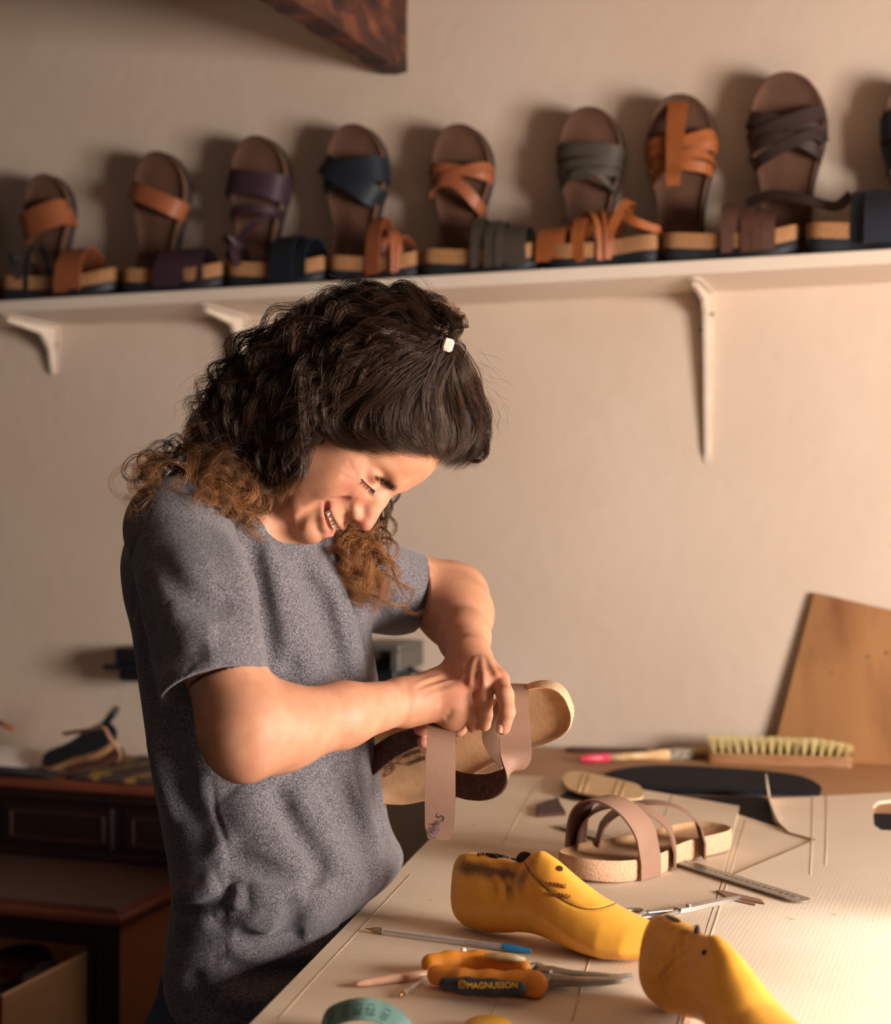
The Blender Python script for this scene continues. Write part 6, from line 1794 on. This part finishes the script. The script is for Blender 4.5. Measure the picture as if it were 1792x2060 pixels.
# ------------------------------------------------------------------ plywood board leaning on the wall
M_PLY = mat('plywood', '#A87748', .55, noise=('#96683D', 3, 8, 2.0), stretch=(3, 3, 1), c3=('#7A4B2B', 3.2, .50, .72))
tl = R3(s_of(1637, .02), .014, z_of(s_of(1637, .02), .014, 1192)); bl = R3(s_of(1551, .028), .028, TZ + .001)
tr = R3(s_of(1860, .02), .020, z_of(s_of(1860, .02), .020, 1243)); dn = bl - tl
brr = tr + (tr - tl) * .35; trr = brr
bp_ = trr + dn * ((trr[2] - TZ - .001) / (tl[2] - TZ - .001)); 
V = [tl, trr, bp_, bl]; nn = np.cross(np.array(trr) - tl, np.array(bl) - tl); nn /= np.linalg.norm(nn); nn = nn if nn[1] < 0 else -nn
V2 = [np.array(v) - nn * .010 for v in V]
ply = mesh_obj('plywood_board', list(V) + V2, [(0, 1, 2, 3), (7, 6, 5, 4), (0, 4, 5, 1), (1, 5, 6, 2), (2, 6, 7, 3), (3, 7, 4, 0)], M_PLY, None, False)
tag(ply, 'square of tan plywood leaning against the back wall behind the brush', 'board')
for (x, y, r_) in ((1782, 1313, .0035), (1672, 1353, .0025), (1705, 1298, .002), (1744, 1322, .003)):
    o = np.array([0, 0, CAM_Z]); d = W(x, y, 1) - o; t = (np.array(tl) - o) @ nn / (d @ nn); c_ = o + d * t
    mb = MB(); mb.tube([c_ - nn * .001, c_ + nn * .0003], r_, 14); mb.build('knot_hole', M_HOLE, ply)
# ------------------------------------------------------------------ dark bureau on the left
M_DK = mat('dark_mahogany', '#2B140D', .45, noise=('#1A0C08', 6, 6, 2), stretch=(1, 1, 1), bump=(40, .25, .002))
M_RED = mat('red_mahogany', '#84452C', .5, noise=('#5E2C1B', 5, 6, 2), bump=(40, .2, .002))
M_BEAD = mat('beading_wood', '#3F2216', .5)
M_TOPW = mat('worn_top', '#5E443A', .5, noise=('#4A342B', 5, 6, 2), c3=('#5C4338', 3, .5, .7))
M_PALEW = mat('pale_drawer_wood', '#E2BF98', .7, noise=('#D0A982', 8, 6, 2), stretch=(1, 1, 5))
HZ = CAM_Z - .52; DZ = CAM_Z - .681
hn = None
# plan positions
hf_n = 0.0
p_h = on_z(150, 1574, HZ); n_h = float((p_h - OW) @ NV)
p_d = on_z(150, 1827, DZ); n_d = float((p_d - OW) @ NV)
s_dr = float((on_z(238, 1838, DZ) - OW) @ U)
s_hr = s_of(520, n_h)
s_l = S_LEFT + .02
hutch = empty('bureau_hutch', R3((s_l + s_hr) / 2, n_h / 2, DZ), 'dark wooden drawer unit standing on the bureau against the wall', 'cabinet')
bx = MB(); rbox(bx, s_l, s_hr, .006, n_h - .02, DZ + .002, HZ - .02, .003); bx.build('carcass', M_DK, hutch)
bx = MB(); rbox(bx, s_l, s_hr + .015, .006, n_h, HZ - .020, HZ, .004); bx.build('top', M_RED, hutch)
bx = MB(); rbox(bx, s_l, s_hr, n_h - .021, n_h - .006, HZ - .042, HZ - .020, .003); rbox(bx, s_l, s_hr, n_h - .021, n_h - .006, DZ + .002, DZ + .018, .003); bx.build('moulding', M_DK, hutch)
def panel(s0, s1, nm='drawer'):
    z0, z1 = DZ + .026, HZ - .050
    bx = MB(); rbox(bx, s0, s1, n_h - .021, n_h - .014, z0, z1, .002)
    d = bx.build(nm, M_DK, hutch)
    fr = MB(); w = .010
    rbox(fr, s0 + .018, s1 - .018, n_h - .014, n_h - .010, z1 - .016 - w * .5, z1 - .016, .001); rbox(fr, s0 + .018, s1 - .018, n_h - .014, n_h - .010, z0 + .010, z0 + .010 + w * .5, .001)
    rbox(fr, s1 - .026, s1 - .018, n_h - .014, n_h - .010, z0 + .010, z1 - .016, .001); rbox(fr, s0 + .018, s0 + .026, n_h - .014, n_h - .010, z0 + .010, z1 - .016, .001)
    fr.build('beading', M_BEAD, d)
S_ = lambda px: float((W(px, 1650, 1.0) @ np.eye(3))[0])
sp = lambda px: s_of(px, n_h)
edges = [sp(-330), sp(-12), sp(232), sp(470)]
panel(edges[0], edges[1] - .02); panel(edges[1] + .01, edges[2] - .015); panel(edges[2] + .01, edges[3])
# bureau
bur = empty('bureau', R3((s_l + s_dr) / 2, n_d / 2, 0), 'dark wooden bureau with an open drawer at the lower left', 'cabinet')
bx = MB(); rbox(bx, s_l, s_dr - .018, .006, n_d - .02, DZ - .032, DZ - .004, .003); rbox(bx, s_l, s_dr, .006, n_d, DZ - .028, DZ - .010, .005); bx.build('top_moulding', M_RED, bur)
bx = MB(); rbox(bx, s_l + .002, s_dr - .022, .008, n_d - .022, DZ - .010, DZ, .002); bx.build('top', M_TOPW, bur)
side = s_dr - .022
bx = MB(); rbox(bx, side - .020, side, .008, n_d - .035, .0, DZ - .032, .002); bx.build('side_panel', mat('lightened_side', '#A8704A', .5, noise=('#8A5636', 5, 6, 2), stretch=(1, 1, .3)), bur)  # panel colour lightened to stand in for window light falling on this side
bx = MB()
rbox(bx, side - .060, side, n_d - .035, n_d - .022, 0, DZ - .032, .002)
for k_ in range(3): rbox(bx, side - .050 + k_ * .016, side - .042 + k_ * .016, n_d - .022, n_d - .018, .02, DZ - .06, .002)
bx.build('fluted_post', M_DK, bur)
bx = MB(); rbox(bx, s_l, side - .060, n_d - .035, n_d - .024, DZ - .075, DZ - .032, .002); rbox(bx, s_l, side - .06, .01, .02, 0, DZ - .03); rbox(bx, s_l, side - .06, .02, n_d - .035, .02, .035); bx.build('frame', M_DK, bur)
# open drawer: pale side board running towards the camera
dz1 = DZ - .088; dz0 = .44
dr = MB(); rbox(dr, side - .074, side - .062, n_d - .30, n_d + .24, dz0, dz1, .001); rbox(dr, side - .60, side - .588, n_d - .30, n_d + .24, dz0, dz1, .001); rbox(dr, side - .588, side - .074, n_d - .30, n_d - .29, dz0, dz1, .001); rbox(dr, side - .588, side - .074, n_d - .29, n_d + .24, dz0, dz0 + .008)
dd_ = dr.build('drawer', M_PALEW, bur)
bx = MB(); rbox(bx, side - .61, side - .05, n_d + .24, n_d + .262, dz0 - .01, dz1 + .012, .003); bx.build('drawer_front', M_RED, dd_)
# bits in the drawer
g = np.random.default_rng(31)
JC = [('small teal spool deep in the open drawer', '#17655C'), ('red cloth bundle in the open drawer', '#5A1512'), ('crumpled clear plastic bag in the open drawer', '#7D8286'), ('black coil lying in the open drawer', '#1A1C20'), ('orange tin in the open drawer', '#8A4A22')]
for i, (lb, c) in enumerate(JC):
    px_, py_ = [(14, 2030), (45, 1925), (92, 1960), (30, 1985), (60, 1992)][i]
    c0 = on_z(px_, py_, dz1 - .06)
    sc_ = [(.020, .020, .024), (.060, .045, .030), (.045, .035, .022), (.040, .036, .018), (.024, .022, .016)][i]
    pr = [ell(c0 + [0, 0, -.01], sc_)] + [ell(c0 + g.normal(0, .4, 3) * sc_ + [0, 0, -.01], np.array(sc_) * g.uniform(.35, .6), k=.008) for _ in range(7)]
    V, F = surface(pr, .004, c0 - .12, c0 + .12)
    nm = ['spool', 'cloth_bundle', 'plastic_bag', 'cable_coil', 'tin'][i]
    tag(mesh_obj(nm, relax(V, F, 1), F, mat(nm + '_colour', c, .45), None, True), lb, nm.replace('_', ' '))

# cloth with a yellow pattern, papers and the last wrapped in leather on the hutch
m = mat('patterned_cloth', '#3E2B2C', .85)
N = m.node_tree.nodes; L = m.node_tree.links
tc = N.new('ShaderNodeTexCoord'); mp = N.new('ShaderNodeMapping'); mp.inputs['Rotation'].default_value = (0, 0, .4); wv = N.new('ShaderNodeTexWave'); wv.inputs['Scale'].default_value = 3.2; wv.inputs['Distortion'].default_value = 7; wv.inputs['Detail Scale'].default_value = 2.2
cr = N.new('ShaderNodeValToRGB'); cr.color_ramp.elements[0].position = .80; cr.color_ramp.elements[0].color = lin('#3E2B2C'); cr.color_ramp.elements[1].position = .90; cr.color_ramp.elements[1].color = lin('#9A7A2C')
L.new(tc.outputs['Object'], mp.inputs[0]); L.new(mp.outputs[0], wv.inputs['Vector']); L.new(wv.outputs['Fac'], cr.inputs[0]); L.new(cr.outputs[0], N['Principled BSDF'].inputs['Base Color'])
def heap(name, label, catg, s0, s1, n0, n1, z, amp, m, thick=.002, seed=0, ns=26):
    g = np.random.default_rng(seed); ph = g.uniform(0, 6, 6); V = []; F = []
    for i in range(ns + 1):
        for j in range(ns + 1):
            a, b = i / ns, j / ns
            s_ = s0 + (s1 - s0) * a + .01 * math.sin(b * 9 + ph[0]); n_ = n0 + (n1 - n0) * b + .01 * math.sin(a * 8 + ph[1])
            zz = z + thick + amp * (.5 + .25 * math.sin(a * 7 + ph[2] + b * 3) + .25 * math.sin(b * 9 + ph[3] - a * 5)) * min(1, 6 * min(a, 1 - a, b, 1 - b) + .1)
            V.append(R3(s_, n_, zz))
    k = ns + 1; F = [(i * k + j, (i + 1) * k + j, (i + 1) * k + j + 1, i * k + j + 1) for i in range(ns) for j in range(ns)]
    o = mesh_obj(name, V, F, m, None, True); sm = o.modifiers.new('s', 'SOLIDIFY'); sm.thickness = thick; sm.offset = -1
    return tag(o, label, catg)
heap('patterned_cloth', 'dark cloth with a wavy yellow pattern spread on the drawer unit', 'cloth', sp(120), s_hr - .01, .03, n_h - .02, HZ + .0005, .006, m, seed=1)
heap('paper_sheet', 'crumpled sheet of white paper on the left of the drawer unit', 'paper', s_l + .1, s_of(120, n_h * .5), .02, n_h - .10, HZ + .001, .045, mat('white_paper', '#D9CFC6', .8), .001, seed=2)
heap('leather_sheet', 'dark leather lying under the white paper at the unit edge', 'leather', s_l + .1, sp(86), n_h - .09, n_h - .008, HZ + .0005, .012, M_NAVY, .003, seed=3)
# upturned soles tied with a cord
wl = empty('sandal_pair', R3(s_of(160, n_h * .6), n_h * .6, HZ), 'pair of navy soled sandals stacked face to face and tied with cord on the unit', 'sandals')
wl.location = (0, 0, 0)
tl_ = W(88, 1532, 2.98); tr_ = W(240, 1455, 3.02)
sb = HZ + .006
pA = on_z(92, 1545, sb + .002); pB = on_z(236, 1528, sb + .02)
def sole_slab(name, a, b, lift0, lift1, wdt, th, m, tilt):
    a = np.asarray(a) + [0, 0, lift0]; b = np.asarray(b) + [0, 0, lift1]; d = b - a; Lx = np.linalg.norm(d); d /= Lx
    zz = np.array([0, -math.sin(tilt), math.cos(tilt)]); zz -= d * zz.dot(d); zz /= np.linalg.norm(zz); xx = np.cross(d, zz)
    P = FOOT * Lx; P = np.c_[P[:, 0] * wdt, P[:, 1]]
    mb = MB(); mb.prism(P, 0, th, np.stack([xx, d, zz], 1), a); return mb.build(name, m, wl, auto=40)
sole_slab('outsole', pA, pB + [.0, .0, 0], .006, .060, 1.05, .014, M_SOLE, .75)
sole_slab('footbed', pA, pB, .000, .046, 1.0, .016, M_CORK, .75)
sole_slab('outsole', pA + [.10, .05, .0], pB + [.0, .02, 0], .065, .105, .95, .010, M_SOLE, .5)
sole_slab('strap_leather', pA + [.05, -.01, 0], pB + [.02, -.01, 0], -.003, .012, .85, .012, M_BROWN, .5)
pts = cat([W(128, 1476, 3.0), W(170, 1470, 2.93), W(206, 1464, 2.90), W(222, 1486, 2.89), W(240, 1512, 2.90), W(236, 1530, 2.92), W(222, 1538, 2.95)], 8)
mb = MB(); mb.tube(pts, .0040, 8); mb.build('cord', mat('tan_cord', '#A3795A', .8), wl, smooth=True)
# pencil by the wall
mb = MB(); mb.tube([R3(s_of(-5, .05), .05, z_of(s_of(-5, .05), .05, 1452)), R3(s_of(26, .06), .06, z_of(s_of(26, .06), .06, 1466))], .006, 8); tag(mb.build('pencil', mat('orange_pencil', '#B5652C', .5), None, smooth=True), 'orange pencil end resting on the white paper at the left edge', 'pencil')

# ------------------------------------------------------------------ machine fixed to the wall behind the person
M_MACH = mat('machine_grey', '#5F5A55', .5, metal=.3); M_MACHD = mat('machine_dark', '#0E1015', .5)
mc_n = .05
def msz(px, py, n=mc_n): s = s_of(px, n); return s, z_of(s, n, py)
wm = empty('wall_machine', R3(msz(520, 1340)[0], 0, msz(520, 1340)[1]), 'dark machine fixed to the wall, mostly hidden behind the person at waist height', 'machine')
s0, zt_ = msz(743, 1297, .16); s1, zb_ = msz(802, 1352, .16)
bx = MB(); rbox(bx, s0 - .03, s1, .006, .16, zt_ - .012, zt_, .002); rbox(bx, s1 - .018, s1, .006, .16, zb_, zt_ - .012, .002); rbox(bx, s0 - .03, s1 - .018, .006, .02, zb_, zt_ - .012); bx.build('housing', M_MACH, wm)
bx = MB(); rbox(bx, s0 - .02, s1 - .020, .02, .13, msz(770, 1375, .13)[1], msz(770, 1330, .13)[1], .003); bx.build('motor', M_MACHD, wm)
a_, az = msz(795, 1334, .10); b_, bz = msz(852, 1358, .10)
mb = MB(); mb.tube([R3(a_, .10, az), R3(b_, .10, bz)], .006, 10); mb.build('lever', M_MACHD, wm, smooth=True)
l0, lz = msz(206, 1340, .10); l1, _ = msz(300, 1340, .10)
bx = MB(); rbox(bx, l0, s0, .03, .10, lz - .008, lz + .004, .002); bx.build('rail', M_MACHD, wm)
q0, qz = msz(228, 1303, .10); bx = MB(); rbox(bx, q0, q0 + .09, .006, .10, msz(247, 1338, .10)[1], qz, .006); rbox(bx, q0 + .004, q0 + .09, .02, .09, msz(247, 1372, .1)[1], lz - .008, .006); bx.build('clamp', M_MACHD, wm)
# dark post between the wall and the table's far corner
s_, _ = msz(868, 1650, .04)
bpy.context.view_layer.update()
print('script time %.1f s' % (time.time() - T0))
